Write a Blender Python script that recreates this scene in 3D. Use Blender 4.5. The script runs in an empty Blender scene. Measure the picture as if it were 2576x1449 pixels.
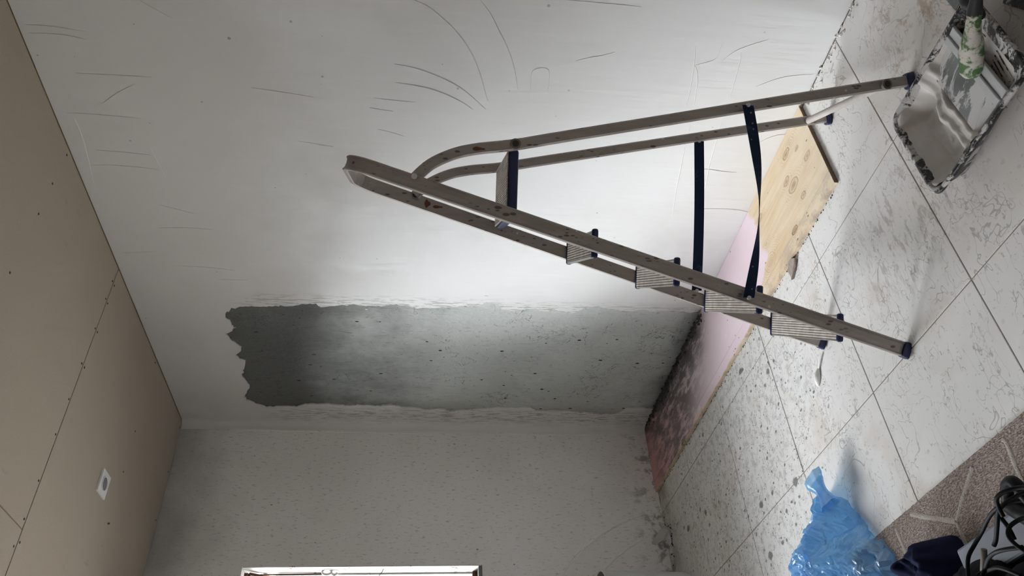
import bpy, bmesh, math, random
from mathutils import Vector, Matrix, noise as mnoise
random.seed(7)
sc = bpy.context.scene
COL = sc.collection
# ------------------------------------------------------------------ camera (the photograph was taken with the phone turned on its side)
F_PX = 1939.3
CAM = Vector((-2.1374, -3.7129, 1.2871))
yaw, pitch, roll = math.radians(40.160), math.radians(6.763), math.radians(-1.966)
fw = Vector((math.sin(yaw) * math.cos(pitch), math.cos(yaw) * math.cos(pitch), -math.sin(pitch)))
r0 = Vector((math.cos(yaw), -math.sin(yaw), 0)); d0 = fw.cross(r0)
rgt = r0 * math.cos(roll) + d0 * math.sin(roll); dwn = d0 * math.cos(roll) - r0 * math.sin(roll)
cam_data = bpy.data.cameras.new('camera'); cam = bpy.data.objects.new('camera', cam_data); COL.objects.link(cam)
cam_data.sensor_width = 36.0; cam_data.lens = F_PX / 2576 * 36.0; cam_data.clip_start = 0.05
M3 = Matrix((dwn, rgt, -fw)).transposed()
cam.matrix_world = Matrix.Translation(CAM) @ M3.to_4x4()
sc.camera = cam
# ------------------------------------------------------------------ daylight: an overcast sky seen through the window
world = bpy.data.worlds.new('overcast_sky'); sc.world = world; world.use_nodes = True
bg = world.node_tree.nodes['Background']; bg.inputs[0].default_value = (0.93, 0.965, 1.0, 1)
# standard overcast sky: three times brighter overhead than at the horizon
SKY = 6.0
_tc = world.node_tree.nodes.new('ShaderNodeTexCoord'); _sp = world.node_tree.nodes.new('ShaderNodeSeparateXYZ'); _mr = world.node_tree.nodes.new('ShaderNodeMapRange')
world.node_tree.links.new(_tc.outputs['Generated'], _sp.inputs[0]); world.node_tree.links.new(_sp.outputs[2], _mr.inputs['Value'])
_mr.inputs['From Min'].default_value = 0.0; _mr.inputs['From Max'].default_value = 1.0; _mr.inputs['To Min'].default_value = SKY; _mr.inputs['To Max'].default_value = SKY * 3
world.node_tree.links.new(_mr.outputs[0], bg.inputs[1])
sc.view_settings.view_transform = 'Standard'; sc.view_settings.look = 'None'
sc.view_settings.exposure = 0.0; sc.view_settings.gamma = 1.0; sc.view_settings.use_curve_mapping = False
sc.cycles.use_denoising = True
sc.cycles.max_bounces = 8; sc.cycles.diffuse_bounces = 6; sc.cycles.glossy_bounces = 3; sc.cycles.transparent_max_bounces = 10
sc.cycles.use_adaptive_sampling = True; sc.cycles.adaptive_threshold = 0.12; sc.cycles.adaptive_min_samples = 16
sc.cycles.sample_clamp_indirect = 10.0
# the sun behind thin cloud: a wide soft glow from the window side
_s = bpy.data.lights.new('hazy_sun', 'SUN'); _s.energy = 33.0; _s.angle = math.radians(58); _s.color = (0.925, 0.962, 1.0)
_o = bpy.data.objects.new('hazy_sun', _s); COL.objects.link(_o); _o.rotation_euler = Vector((-1.0, 0.6, 0.86)).to_track_quat('Z', 'Y').to_euler(); _o.location = (-3, 3, 4)
WIN = (-2.30, -0.765, 0.945, 2.07)          # x0 x1 z0 z1 of the window in the left wall
WIN2 = (-3.75, -2.95, 0.0, 2.07)            # glazed balcony door further along, out of the picture
for k, W in enumerate((WIN, WIN2)):
    L = bpy.data.lights.new('window_portal', 'AREA'); L.shape = 'RECTANGLE'; L.size = W[1] - W[0]; L.size_y = W[3] - W[2]
    L.cycles.is_portal = True
    o = bpy.data.objects.new('window_portal', L); COL.objects.link(o)
    o.location = ((W[0] + W[1]) / 2, 0.14, (W[2] + W[3]) / 2); o.rotation_euler = (math.radians(-90), 0, 0)

# ------------------------------------------------------------------ node helpers
class N:
    def __init__(s, name, rough=0.6, metal=0.0, spec=0.5):
        s.m = bpy.data.materials.new(name); s.m.use_nodes = True
        s.t = s.m.node_tree; s.b = s.t.nodes['Principled BSDF']
        s.b.inputs['Roughness'].default_value = rough; s.b.inputs['Metallic'].default_value = metal
        s.b.inputs['Specular IOR Level'].default_value = spec
        s._pos = None
    def nd(s, typ): return s.t.nodes.new(typ)
    def put(s, sock, v):
        if v is None: return
        if isinstance(v, (int, float)): sock.default_value = v
        elif isinstance(v, (tuple, list)):
            sock.default_value = tuple(v) if len(v) == len(sock.default_value) else tuple(v) + (1.0,)
        else: s.t.links.new(v, sock)
    def pos(s):
        if s._pos is None: s._pos = s.nd('ShaderNodeNewGeometry').outputs['Position']
        return s._pos
    def obj(s): return s.nd('ShaderNodeTexCoord').outputs['Object']
    def map(s, vec, scale=(1, 1, 1), loc=(0, 0, 0), rot=(0, 0, 0)):
        n = s.nd('ShaderNodeMapping'); s.put(n.inputs['Vector'], vec); n.inputs['Scale'].default_value = scale
        n.inputs['Location'].default_value = loc; n.inputs['Rotation'].default_value = rot; return n.outputs[0]
    def noise(s, vec, scale=5, detail=4, rough=0.55, dist=0.0, col=False):
        n = s.nd('ShaderNodeTexNoise'); s.put(n.inputs['Vector'], vec); n.inputs['Scale'].default_value = scale
        n.inputs['Detail'].default_value = detail; n.inputs['Roughness'].default_value = rough; n.inputs['Distortion'].default_value = dist
        return n.outputs['Color' if col else 'Fac']
    def vor(s, vec, scale=10, feat='F1', out='Distance', rnd=1.0):
        n = s.nd('ShaderNodeTexVoronoi'); n.feature = feat; s.put(n.inputs['Vector'], vec); n.inputs['Scale'].default_value = scale
        n.inputs['Randomness'].default_value = rnd; return n.outputs[out]
    def wave(s, vec, scale=5, dist=2, detail=3, axis='X', dscale=1.0):
        n = s.nd('ShaderNodeTexWave'); s.put(n.inputs['Vector'], vec); n.inputs['Scale'].default_value = scale; n.bands_direction = axis
        n.inputs['Distortion'].default_value = dist; n.inputs['Detail'].default_value = detail; n.inputs['Detail Scale'].default_value = dscale
        return n.outputs['Fac']
    def math(s, op, a, b=None, c=None, clamp=False):
        n = s.nd('ShaderNodeMath'); n.operation = op; n.use_clamp = clamp
        for i, v in enumerate((a, b, c)): s.put(n.inputs[i], v)
        return n.outputs[0]
    def ramp(s, v, a, b, lo=0.0, hi=1.0, smooth=True):
        n = s.nd('ShaderNodeMapRange'); n.interpolation_type = 'SMOOTHSTEP' if smooth else 'LINEAR'
        s.put(n.inputs['Value'], v)
        for nm, x in (('From Min', a), ('From Max', b), ('To Min', lo), ('To Max', hi)): s.put(n.inputs[nm], x)
        return n.outputs[0]
    def mix(s, f, a, b, mode='MIX'):
        n = s.nd('ShaderNodeMix'); n.data_type = 'RGBA'; n.blend_type = mode
        s.put(n.inputs[0], f); s.put(n.inputs[6], a); s.put(n.inputs[7], b); return n.outputs[2]
    def sep(s, v):
        n = s.nd('ShaderNodeSeparateXYZ'); s.put(n.inputs[0], v); return n.outputs
    def dist(s, v, p, scale=(1, 1, 1)):
        n = s.nd('ShaderNodeVectorMath'); n.operation = 'SUBTRACT'; s.put(n.inputs[0], v); n.inputs[1].default_value = p
        m = s.nd('ShaderNodeVectorMath'); m.operation = 'MULTIPLY'; s.put(m.inputs[0], n.outputs[0]); m.inputs[1].default_value = scale
        l = s.nd('ShaderNodeVectorMath'); l.operation = 'LENGTH'; s.put(l.inputs[0], m.outputs[0]); return l.outputs['Value']
    def spots(s, vec, scale, keep, rad):          # scattered round specks: share `keep` of the cells, radius as a share of the cell
        n = s.nd('ShaderNodeTexVoronoi'); s.put(n.inputs['Vector'], vec); n.inputs['Scale'].default_value = scale
        c = s.sep(n.outputs['Color'])
        on = s.math('LESS_THAN', c[0], keep)
        r = s.math('MULTIPLY', c[1], rad)
        return s.math('MULTIPLY', on, s.ramp(n.outputs['Distance'], s.math('MULTIPLY', r, 0.7), r, 1.0, 0.0))
    def line(s, v, w): return s.ramp(s.math('ABSOLUTE', s.math('SUBTRACT', v, 0.5)), w * 0.4, w, 1.0, 0.0)
    def base(s, c): s.put(s.b.inputs['Base Color'], c); return s
    def rough(s, v): s.put(s.b.inputs['Roughness'], v); return s
    def bump(s, h, strength=0.3, dist=0.01):
        n = s.nd('ShaderNodeBump'); s.put(n.inputs['Height'], h); n.inputs['Strength'].default_value = strength; n.inputs['Distance'].default_value = dist
        s.t.links.new(n.outputs[0], s.b.inputs['Normal']); return s

def plain(name, c, rough=0.6, metal=0.0, var=0.08, scale=20, bump=0.1):
    n = N(name, rough, metal); o = n.obj(); f = n.noise(o, scale, 4)
    n.base(n.mix(f, tuple(x * (1 - var) for x in c), tuple(min(1, x * (1 + var)) for x in c)))
    if bump: n.bump(f, bump, 0.002)
    return n.m

MAT = {}
# --- skimmed white plaster on the right wall: trowel streaks, a smear that dried whiter, faint stains
n = N('white_plaster', 0.55, 0, 0.35); P = n.pos()
big = n.noise(P, 1.3, 3); streak = n.noise(n.map(P, (1, 9, 0.7)), 5, 3, 0.6)
c = n.mix(n.ramp(big, 0.35, 0.7), (0.75, 0.745, 0.73), (0.80, 0.80, 0.797))
c = n.mix(n.ramp(streak, 0.45, 0.75, 0, 0.35), c, (0.83, 0.83, 0.83))
blot = n.noise(P, 4.5, 4, 0.65, 0.4)
band = n.ramp(n.math('ADD', n.dist(P, (0, -1.42, 1.62), (0, 1.5, 0.8)), n.math('MULTIPLY', n.math('SUBTRACT', blot, 0.5), 0.55)), 0.18, 0.36, 1, 0)
c = n.mix(n.math('MULTIPLY', band, 0.75), c, (0.84, 0.845, 0.845))
upper_shade = n.ramp(n.math('ADD', n.sep(P)[2], n.math('MULTIPLY', n.math('SUBTRACT', n.noise(P, 1.8, 4, 0.6), 0.5), 1.4)), 1.45, 2.05, 0, 0.55)  # upper wall's weaker light painted into the plaster as a darker tone
c = n.mix(upper_shade, c, (0.60, 0.565, 0.54))
stain = n.ramp(n.noise(P, 2.2, 4, 0.6), 0.56, 0.75, 0, 0.35)
c = n.mix(stain, c, (0.60, 0.585, 0.55))
# greyish smears where the wet cement was wiped over the plaster beside the patch
sep = n.sep(P); edge = n.math('MINIMUM', n.math('ABSOLUTE', n.math('ADD', sep[1], 1.02)), n.math('ABSOLUTE', n.math('ADD', sep[1], 0.10)))
sm = n.math('MULTIPLY', n.ramp(edge, 0.02, 0.10, 1, 0), n.ramp(n.noise(n.map(P, (1, 30, 4)), 3, 3, 0.7), 0.50, 0.58))
sm = n.math('MULTIPLY', sm, n.ramp(sep[2], 1.9, 2.15, 1, 0))
c = n.mix(n.math('MULTIPLY', sm, 0.7), c, (0.33, 0.32, 0.27))
c = n.mix(n.math('MULTIPLY', n.spots(P, 16, 0.10, 0.10), 0.6), c, (0.28, 0.27, 0.25))
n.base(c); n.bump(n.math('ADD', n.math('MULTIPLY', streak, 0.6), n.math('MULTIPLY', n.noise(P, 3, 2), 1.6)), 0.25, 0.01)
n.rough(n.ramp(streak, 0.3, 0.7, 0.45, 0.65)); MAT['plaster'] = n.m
# --- older grey plaster on the window wall
n = N('grey_plaster', 0.85, 0, 0.2); P = n.pos()
big = n.noise(P, 1.6, 4); grit = n.noise(n.map(P, (30, 1, 8)), 4, 5, 0.65)
c = n.mix(n.ramp(big, 0.35, 0.65), (0.84, 0.81, 0.78), (0.88, 0.86, 0.84))
c = n.mix(n.ramp(grit, 0.55, 0.70, 0, 0.65), c, (0.30, 0.29, 0.28))
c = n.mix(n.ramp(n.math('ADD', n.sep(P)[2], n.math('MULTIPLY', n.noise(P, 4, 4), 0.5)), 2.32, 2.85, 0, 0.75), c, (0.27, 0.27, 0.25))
c = n.mix(n.math('MULTIPLY', n.spots(n.map(P, (1, 1, 0.6)), 26, 0.12, 0.13), 0.7), c, (0.16, 0.15, 0.14))
lowdirt = n.math('MULTIPLY', n.ramp(n.sep(P)[2], 0.0, 0.22, 1, 0), n.ramp(n.noise(P, 14, 5, 0.7), 0.5, 0.62))
c = n.mix(n.math('MULTIPLY', lowdirt, 0.7), c, (0.15, 0.13, 0.11))
n.base(c); n.bump(n.math('ADD', n.noise(P, 25, 5, 0.6), n.math('MULTIPLY', grit, 0.5)), 0.35, 0.006); MAT['grey_plaster'] = n.m
MAT['back_plaster'] = plain('room_plaster', (0.84, 0.825, 0.805), 0.8, 0, 0.06, 3)
# --- cement render: wet and darker at its top, corner shade painted in
n = N('cement', 0.8, 0, 0.4); P = n.pos(); z = n.sep(P)[2]; y = n.sep(P)[1]
nz = n.noise(P, 3.0, 5, 0.6); gr = n.noise(P, 45, 3, 0.6); stk = n.noise(n.map(P, (1, 14, 2.0)), 6, 5, 0.65)
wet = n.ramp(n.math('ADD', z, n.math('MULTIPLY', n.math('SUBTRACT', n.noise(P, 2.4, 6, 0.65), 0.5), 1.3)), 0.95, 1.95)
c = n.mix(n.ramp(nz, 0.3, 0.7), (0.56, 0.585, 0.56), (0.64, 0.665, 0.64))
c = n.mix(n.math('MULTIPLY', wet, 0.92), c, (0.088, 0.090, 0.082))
c = n.mix(n.math('MULTIPLY', n.ramp(stk, 0.57, 0.68), n.ramp(wet, 0, 0.6, 0.22, 0.5)), c, (0.06, 0.062, 0.057))
c = n.mix(n.ramp(gr, 0.62, 0.75, 0, 0.5), c, (0.12, 0.12, 0.115))
corner_shade = n.math('MULTIPLY', n.ramp(y, -0.26, -0.10), 0.30)  # darkens the cement colour towards the room corner in place of shade
c = n.mix(corner_shade, c, (0.085, 0.09, 0.082))
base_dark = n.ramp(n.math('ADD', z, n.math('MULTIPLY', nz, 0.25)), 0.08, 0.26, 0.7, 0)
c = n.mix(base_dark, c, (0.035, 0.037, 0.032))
c = n.mix(n.spots(n.map(P, (1, 1.3, 0.7), rot=(0.5, 0, 0)), 22, 0.13, 0.20), c, (0.035, 0.035, 0.032))
crk = n.math('MULTIPLY', n.line(n.noise(P, 9, 5, 0.6, 1.2), 0.008), n.ramp(n.noise(P, 4, 3), 0.52, 0.60)); c = n.mix(n.math('MULTIPLY', crk, 0.8), c, (0.04, 0.04, 0.036))
n.base(c); n.bump(n.math('ADD', n.math('MULTIPLY', gr, 0.5), n.math('ADD', stk, n.noise(P, 18, 3, 0.6, 1.5))), 0.6, 0.009)
n.rough(n.ramp(wet, 0, 1, 0.85, 0.6)); MAT['cement'] = n.m
MAT['cement_crumb'] = plain('dark_cement', (0.06, 0.062, 0.055), 0.9, 0, 0.5, 40, 0.5)
# --- floor tiles: off-white, crazed and spattered
n = N('spattered_tile', 0.42, 0, 0.4); P = n.pos(); xy = n.sep(P)
big = n.noise(P, 1.7, 2); dirt = n.noise(P, 3.4, 3, 0.65)
c = n.mix(n.ramp(big, 0.35, 0.68), (0.74, 0.735, 0.715), (0.775, 0.77, 0.765))
c = n.mix(n.ramp(dirt, 0.50, 0.75, 0, 0.6), c, (0.60, 0.535, 0.45))
c = n.mix(n.ramp(n.math('ADD', n.dist(P, (-0.55, -3.0, 0)), n.math('MULTIPLY', dirt, 0.8)), 0.5, 1.35, 0.75, 0), c, (0.60, 0.54, 0.495))
near_wall = n.math('MULTIPLY', n.ramp(n.math('ADD', xy[1], n.math('MULTIPLY', n.noise(P, 6, 2), 0.25)), -0.10, 0.12), n.ramp(n.noise(P, 11, 3), 0.3, 0.6))
c = n.mix(n.math('MULTIPLY', near_wall, 0.85), c, (0.25, 0.19, 0.13))
scuff = n.math('MULTIPLY', n.ramp(n.dist(P, (-0.73, -2.37, 0), (1.6, 1, 1)), 0.10, 0.42, 1, 0), n.ramp(n.noise(n.map(P, (5, 14, 1), rot=(0, 0, 0.6)), 3, 3, 0.7), 0.5, 0.64))
c = n.mix(n.math('MULTIPLY', scuff, 0.5), c, (0.27, 0.225, 0.19))
brown = n.math('MULTIPLY', n.ramp(n.dist(P, (-0.32, -2.78, 0)), 0.05, 0.35, 1, 0), n.ramp(n.noise(P, 16, 3, 0.7), 0.5, 0.66))
c = n.mix(n.math('MULTIPLY', brown, 0.75), c, (0.36, 0.25, 0.17))
craze = n.line(n.noise(P, 7, 3, 0.55, 0.6), 0.006); craze = n.math('MULTIPLY', craze, n.ramp(n.noise(P, 5, 1), 0.40, 0.52))
craze2 = n.math('MULTIPLY', n.line(n.noise(n.map(P, (1, 2.4, 1), rot=(0, 0, 0.7)), 16, 2, 0.5, 0.3), 0.013), n.ramp(n.noise(P, 9, 1), 0.46, 0.56))
c = n.mix(n.math('MULTIPLY', n.math('MAXIMUM', craze, craze2), 0.45), c, (0.16, 0.14, 0.12))
dens = n.ramp(n.math('ADD', n.dist(P, (-0.72, -0.95, 0), (1.1, 0.75, 1)), n.math('MULTIPLY', n.math('SUBTRACT', n.noise(P, 4, 3), 0.5), 0.8)), 0.20, 0.95, 1, 0)
wob = n.nd('ShaderNodeVectorMath'); wob.operation = 'ADD'; n.put(wob.inputs[0], P)
wv = n.nd('ShaderNodeVectorMath'); wv.operation = 'SCALE'; n.put(wv.inputs[0], n.noise(P, 60, 1, col=True)); wv.inputs['Scale'].default_value = 0.012; n.put(wob.inputs[1], wv.outputs[0])
Q = n.map(wob.outputs[0], (1, 0.75, 1), rot=(0, 0, 0.7))
s1 = n.math('MULTIPLY', n.spots(Q, 120, 0.42, 0.38), n.ramp(dens, 0, 0.8, 0.24, 0.95))
s2 = n.math('MULTIPLY', n.spots(Q, 50, 0.48, 0.36), n.ramp(dens, 0.05, 0.6, 0.16, 1.0))
s3 = n.math('MULTIPLY', n.spots(Q, 20, 0.26, 0.34), n.ramp(dens, 0.25, 0.75))
c = n.mix(n.math('MULTIPLY', n.math('MAXIMUM', s1, n.math('MAXIMUM', s2, s3)), 0.85), c, (0.095, 0.093, 0.085))
haze = n.math('MULTIPLY', dens, n.ramp(n.noise(P, 30, 3, 0.75), 0.48, 0.62, 0, 0.4)); c = n.mix(haze, c, (0.24, 0.235, 0.215))
n.base(c); n.bump(n.noise(P, 5, 1), 0.12, 0.01); n.rough(n.ramp(dirt, 0.3, 0.75, 0.34, 0.6)); MAT['tile'] = n.m
n = N('grout', 0.9); P = n.pos(); n.base(n.mix(n.noise(P, 25, 4), (0.22, 0.19, 0.16), (0.36, 0.33, 0.29))); MAT['grout'] = n.m
# --- ceiling boards
n = N('gypsum_board', 0.9, 0, 0.15); P = n.pos(); big = n.noise(P, 1.1, 3); fine = n.noise(P, 140, 3)
c = n.mix(big, (0.405, 0.345, 0.278), (0.455, 0.393, 0.318)); c = n.mix(n.ramp(fine, 0.4, 0.7, 0, 0.25), c, (0.36, 0.305, 0.24))
c = n.mix(n.math('MULTIPLY', n.ramp(n.noise(n.map(P, (3, 1, 1)), 5, 4), 0.68, 0.80), 0.45), c, (0.27, 0.24, 0.20))
n.base(c); n.bump(fine, 0.12, 0.002); MAT['gypsum'] = n.m
MAT['board_edge'] = plain('board_edge', (0.30, 0.205, 0.105), 0.9, 0, 0.2, 9)
MAT['screw'] = plain('screw_head', (0.035, 0.028, 0.02), 0.6, 0.4, 0.2, 60)
# --- plywood: bare knotty pine at one end, pink paint and grime at the other
n = N('pink_painted_plywood', 0.65, 0, 0.3); P = n.pos(); xy = n.sep(P)
wd = n.noise(P, 2.5, 3); g = n.noise(n.map(P, (9, 0.9, 1)), 4.0, 5, 0.6, 0.8)
kv = n.nd('ShaderNodeTexVoronoi'); n.put(kv.inputs['Vector'], n.map(P, (1, 0.55, 1))); kv.inputs['Scale'].default_value = 9.0
kd = kv.outputs['Distance']; kc = n.sep(kv.outputs['Color'])
knot_on = n.math('LESS_THAN', kc[0], 0.20); kr = n.math('MULTIPLY', n.math('ADD', kc[1], 0.45), 0.12)
wood = n.mix(n.ramp(g, 0.30, 0.75, 0, 0.75), (0.76, 0.63, 0.455), (0.62, 0.45, 0.265))
wood = n.mix(n.ramp(wd, 0.42, 0.66, 0, 0.6), wood, (0.80, 0.70, 0.545))
honey = n.math('MULTIPLY', n.ramp(n.noise(n.map(P, (3.2, 0.5, 1), loc=(0.4, 0.2, 0)), 2.2, 3), 0.52, 0.66), n.ramp(xy[1], -2.0, -1.75)); wood = n.mix(n.math('MULTIPLY', honey, 0.7), wood, (0.60, 0.385, 0.17))
rings = n.math('MULTIPLY', n.math('MULTIPLY', knot_on, n.ramp(kd, kr, n.math('MULTIPLY', kr, 3.2), 1, 0)), n.ramp(n.math('SINE', n.math('MULTIPLY', kd, 170)), 0.1, 0.9)); wood = n.mix(n.math('MULTIPLY', rings, 0.45), wood, (0.42, 0.27, 0.13))
core = n.math('MULTIPLY', knot_on, n.ramp(kd, n.math('MULTIPLY', kr, 0.6), kr, 1, 0)); wood = n.mix(n.math('MULTIPLY', core, 0.75), wood, (0.33, 0.20, 0.10))
rim = n.math('MULTIPLY', knot_on, n.ramp(n.math('ABSOLUTE', n.math('SUBTRACT', kd, kr)), 0.006, 0.016, 1, 0)); wood = n.mix(n.math('MULTIPLY', rim, 0.8), wood, (0.13, 0.075, 0.04))
for kx, ky, kr_, kdark in ((-0.064, -2.044, 0.014, 0.8), (-0.187, -2.143, 0.011, 0.7), (-0.197, -2.018, 0.020, 0.75), (-0.147, -1.990, 0.013, 0.7), (-0.275, -2.047, 0.010, 0.7), (-0.055, -2.087, 0.018, 0.15), (-0.109, -2.110, 0.006, 0.6), (-0.296, -1.728, 0.03, 0.2), (-0.10, -1.76, 0.012, 0.6)):
    dk = n.math('ADD', n.dist(P, (kx, ky, 0.013), (1, 0.62, 0)), n.math('ADD', n.math('MULTIPLY', n.math('SUBTRACT', g, 0.5), 0.014), n.math('MULTIPLY', n.math('SUBTRACT', n.noise(P, 55, 3, 0.6), 0.5), 0.010)))
    wood = n.mix(n.math('MULTIPLY', n.ramp(dk, kr_ * 0.8, kr_ * 3.5, 1, 0), n.ramp(n.math('SINE', n.math('MULTIPLY', dk, 900)), 0.0, 0.9, 0, 0.35)), wood, (0.48, 0.31, 0.15))
    wood = n.mix(n.ramp(dk, kr_ * 0.1, kr_, kdark * 0.9, 0), wood, (0.34, 0.20, 0.095))
    wood = n.mix(n.ramp(n.math('ABSOLUTE', n.math('SUBTRACT', dk, kr_)), 0.0006, 0.0034, kdark * 0.7, 0), wood, (0.17, 0.10, 0.055))
edge_dirt = n.math('MULTIPLY', n.ramp(xy[0], -0.39, -0.29, 1, 0), n.ramp(n.noise(P, 16, 6, 0.7), 0.42, 0.62)); wood = n.mix(n.math('MULTIPLY', edge_dirt, 0.7), wood, (0.40, 0.33, 0.27))
ps = n.noise(n.map(P, (1, 0.38, 1), rot=(0, 0, 0.35)), 24, 5, 0.7)
pink = n.mix(n.ramp(n.noise(P, 2.2, 3), 0.3, 0.7), (0.82, 0.69, 0.745), (0.79, 0.64, 0.695))
far = n.ramp(n.math('ADD', xy[1], n.math('MULTIPLY', xy[0], -0.4)), -0.75, 0.1); pink = n.mix(far, pink, (0.66, 0.36, 0.365))
grime_zone = n.math('MULTIPLY', n.ramp(n.math('ADD', xy[1], n.math('MULTIPLY', xy[0], 0.9)), -1.25, -0.85), n.ramp(n.math('ADD', xy[1], n.math('MULTIPLY', n.noise(P, 9, 4), 0.16)), -0.14, 0.06, 1, 0))
grime = n.math('MULTIPLY', grime_zone, n.ramp(ps, 0.36, 0.56)); pink = n.mix(n.math('MULTIPLY', grime, 0.88), pink, (0.19, 0.165, 0.155))
grim2 = n.math('MULTIPLY', n.math('MULTIPLY', n.ramp(ps, 0.36, 0.52, 0.25, 1.0), n.ramp(n.math('ADD', xy[0], n.math('MULTIPLY', n.noise(P, 7, 4), 0.30)), -0.12, 0.10)), n.ramp(xy[1], -1.15, -0.95)); pink = n.mix(n.math('MULTIPLY', grim2, 0.75), pink, (0.105, 0.10, 0.095))
pb = n.math('ADD', xy[1], n.math('ADD', n.math('MULTIPLY', n.math('SUBTRACT', n.noise(P, 3.2, 3), 0.5), 0.35), n.math('MULTIPLY', n.math('MAXIMUM', n.math('SUBTRACT', n.math('ABSOLUTE', xy[0]), 0.26), 0.0), -1.6)))
pm = n.math('MULTIPLY', n.ramp(pb, -1.70, -1.67), n.ramp(n.math('ADD', xy[0], n.math('MULTIPLY', n.noise(P, 20, 3), 0.02)), -0.375, -0.368))
c = n.mix(pm, wood, pink)
sp = n.math('MAXIMUM', n.spots(n.map(P, (1, 0.6, 1)), 70, 0.16, 0.30), n.math('MULTIPLY', n.spots(n.map(P, (1, 0.45, 1)), 18, 0.35, 0.24), n.ramp(xy[1], -1.2, -0.6)))
c = n.mix(n.math('MULTIPLY', sp, 0.85), c, (0.10, 0.085, 0.08))
c = n.mix(n.spots(n.map(P, (1, 0.7, 1)), 11, 0.10, 0.20), c, (0.78, 0.77, 0.75))
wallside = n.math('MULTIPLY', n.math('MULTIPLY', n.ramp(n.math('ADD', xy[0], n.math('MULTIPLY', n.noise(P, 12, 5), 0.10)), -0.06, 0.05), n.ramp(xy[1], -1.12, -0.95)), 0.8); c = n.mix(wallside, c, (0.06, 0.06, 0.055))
n.base(c); n.bump(n.math('ADD', g, n.math('MULTIPLY', ps, 0.7)), 0.2, 0.004); MAT['plywood'] = n.m
MAT['ply_edge'] = plain('plywood_edge', (0.16, 0.10, 0.06), 0.9, 0, 0.4, 30, 0.4)
# --- ladder
n = N('spattered_aluminium', 0.5, 0.55, 0.5); o = n.obj(); st = n.noise(n.map(o, (8, 8, 1)), 6, 5, 0.65)
c = n.mix(n.ramp(st, 0.3, 0.7), (0.33, 0.29, 0.262), (0.43, 0.385, 0.355))
c = n.mix(n.ramp(n.noise(o, 9, 5, 0.7), 0.60, 0.72, 0, 0.6), c, (0.30, 0.25, 0.20))
dots = n.math('MAXIMUM', n.spots(n.map(o, (1, 1, 0.45), rot=(0, 0.3, 0)), 62, 0.42, 0.34), n.math('MULTIPLY', n.spots(n.map(o, (1, 1, 0.35), rot=(0, 0.4, 0)), 120, 0.6, 0.40), n.ramp(n.noise(o, 7, 3), 0.44, 0.56)))
c = n.mix(n.math('MULTIPLY', dots, 0.85), c, (0.085, 0.055, 0.04)); c = n.mix(n.spots(o, 45, 0.08, 0.25), c, (0.62, 0.60, 0.58))
n.base(c); n.rough(n.ramp(st, 0.3, 0.7, 0.38, 0.62)); n.put(n.b.inputs['Metallic'], n.ramp(dots, 0, 1, 0.5, 0)); MAT['alu'] = n.m
n = N('ribbed_tread', 0.7, 0.2, 0.4); o = n.obj(); rib = n.math('SINE', n.math('MULTIPLY', n.sep(o)[0], 900)); nz = n.noise(o, 35, 5, 0.7)
c = n.mix(n.ramp(nz, 0.35, 0.7), (0.42, 0.375, 0.33), (0.58, 0.54, 0.49)); c = n.mix(n.spots(o, 40, 0.2, 0.25), c, (0.66, 0.63, 0.58))
n.base(c); n.bump(n.math('ADD', rib, n.math('MULTIPLY', nz, 2.2)), 0.5, 0.002); MAT['tread'] = n.m
MAT['blue_plastic'] = plain('navy_plastic', (0.012, 0.018, 0.085), 0.45, 0, 0.2, 40)
n = N('navy_webbing', 0.85, 0, 0.2); o = n.obj(); wv_ = n.math('SINE', n.math('MULTIPLY', n.sep(o)[0], 2600))
c = n.mix(n.ramp(n.noise(o, 22, 5, 0.7), 0.55, 0.75), (0.012, 0.022, 0.055), (0.05, 0.075, 0.11)); c = n.mix(n.spots(o, 70, 0.12, 0.3), c, (0.22, 0.19, 0.15))
n.base(c); n.bump(wv_, 0.3, 0.001); MAT['strap'] = n.m
MAT['steel'] = plain('bright_steel', (0.55, 0.54, 0.53), 0.35, 0.9, 0.1, 40)
MAT['dark_hole'] = plain('dark_bush', (0.03, 0.026, 0.022), 0.7, 0, 0.2, 40)
MAT['ring'] = plain('grey_bushing', (0.17, 0.145, 0.125), 0.6, 0.2, 0.2, 60)
MAT['white_rung'] = plain('plastered_rung', (0.56, 0.52, 0.48), 0.7, 0.1, 0.2, 30, 0.4)
MAT['rust_paint'] = plain('red_brown_paint', (0.15, 0.055, 0.03), 0.6, 0, 0.3, 60)
# --- tray and plaster
n = N('plastered_black_plastic', 0.5, 0, 0.45); o = n.obj(); a = n.noise(o, 26, 6, 0.72, 0.5); z = n.sep(o)[2]
m = n.ramp(n.math('ADD', a, n.math('MULTIPLY', n.ramp(z, 0.030, 0.064, -0.30, 0.02), n.ramp(n.sep(o)[0], -0.135, -0.128, 1, 0.0))), 0.46, 0.54)
c = n.mix(m, (0.013, 0.013, 0.015), n.mix(n.noise(o, 60, 4), (0.42, 0.405, 0.39), (0.62, 0.60, 0.585)))
n.base(c); n.bump(n.math('ADD', m, n.noise(o, 90, 4)), 0.6, 0.003); n.rough(n.ramp(m, 0, 1, 0.3, 0.75)); MAT['tray'] = n.m
n = N('wet_plaster', 0.35, 0, 0.5); o = n.obj(); n.base(n.mix(n.noise(o, 9, 4), (0.52, 0.485, 0.455), (0.63, 0.60, 0.575))); n.bump(n.noise(n.map(o, (1, 4, 1)), 18, 4), 0.2, 0.004); MAT['wet'] = n.m
n = N('plastered_blade', 0.35, 0.4, 0.5); o = n.obj(); a = n.noise(n.map(o, (1, 0.5, 1)), 13, 6, 0.7, 0.6); m = n.ramp(a, 0.46, 0.52)
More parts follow.
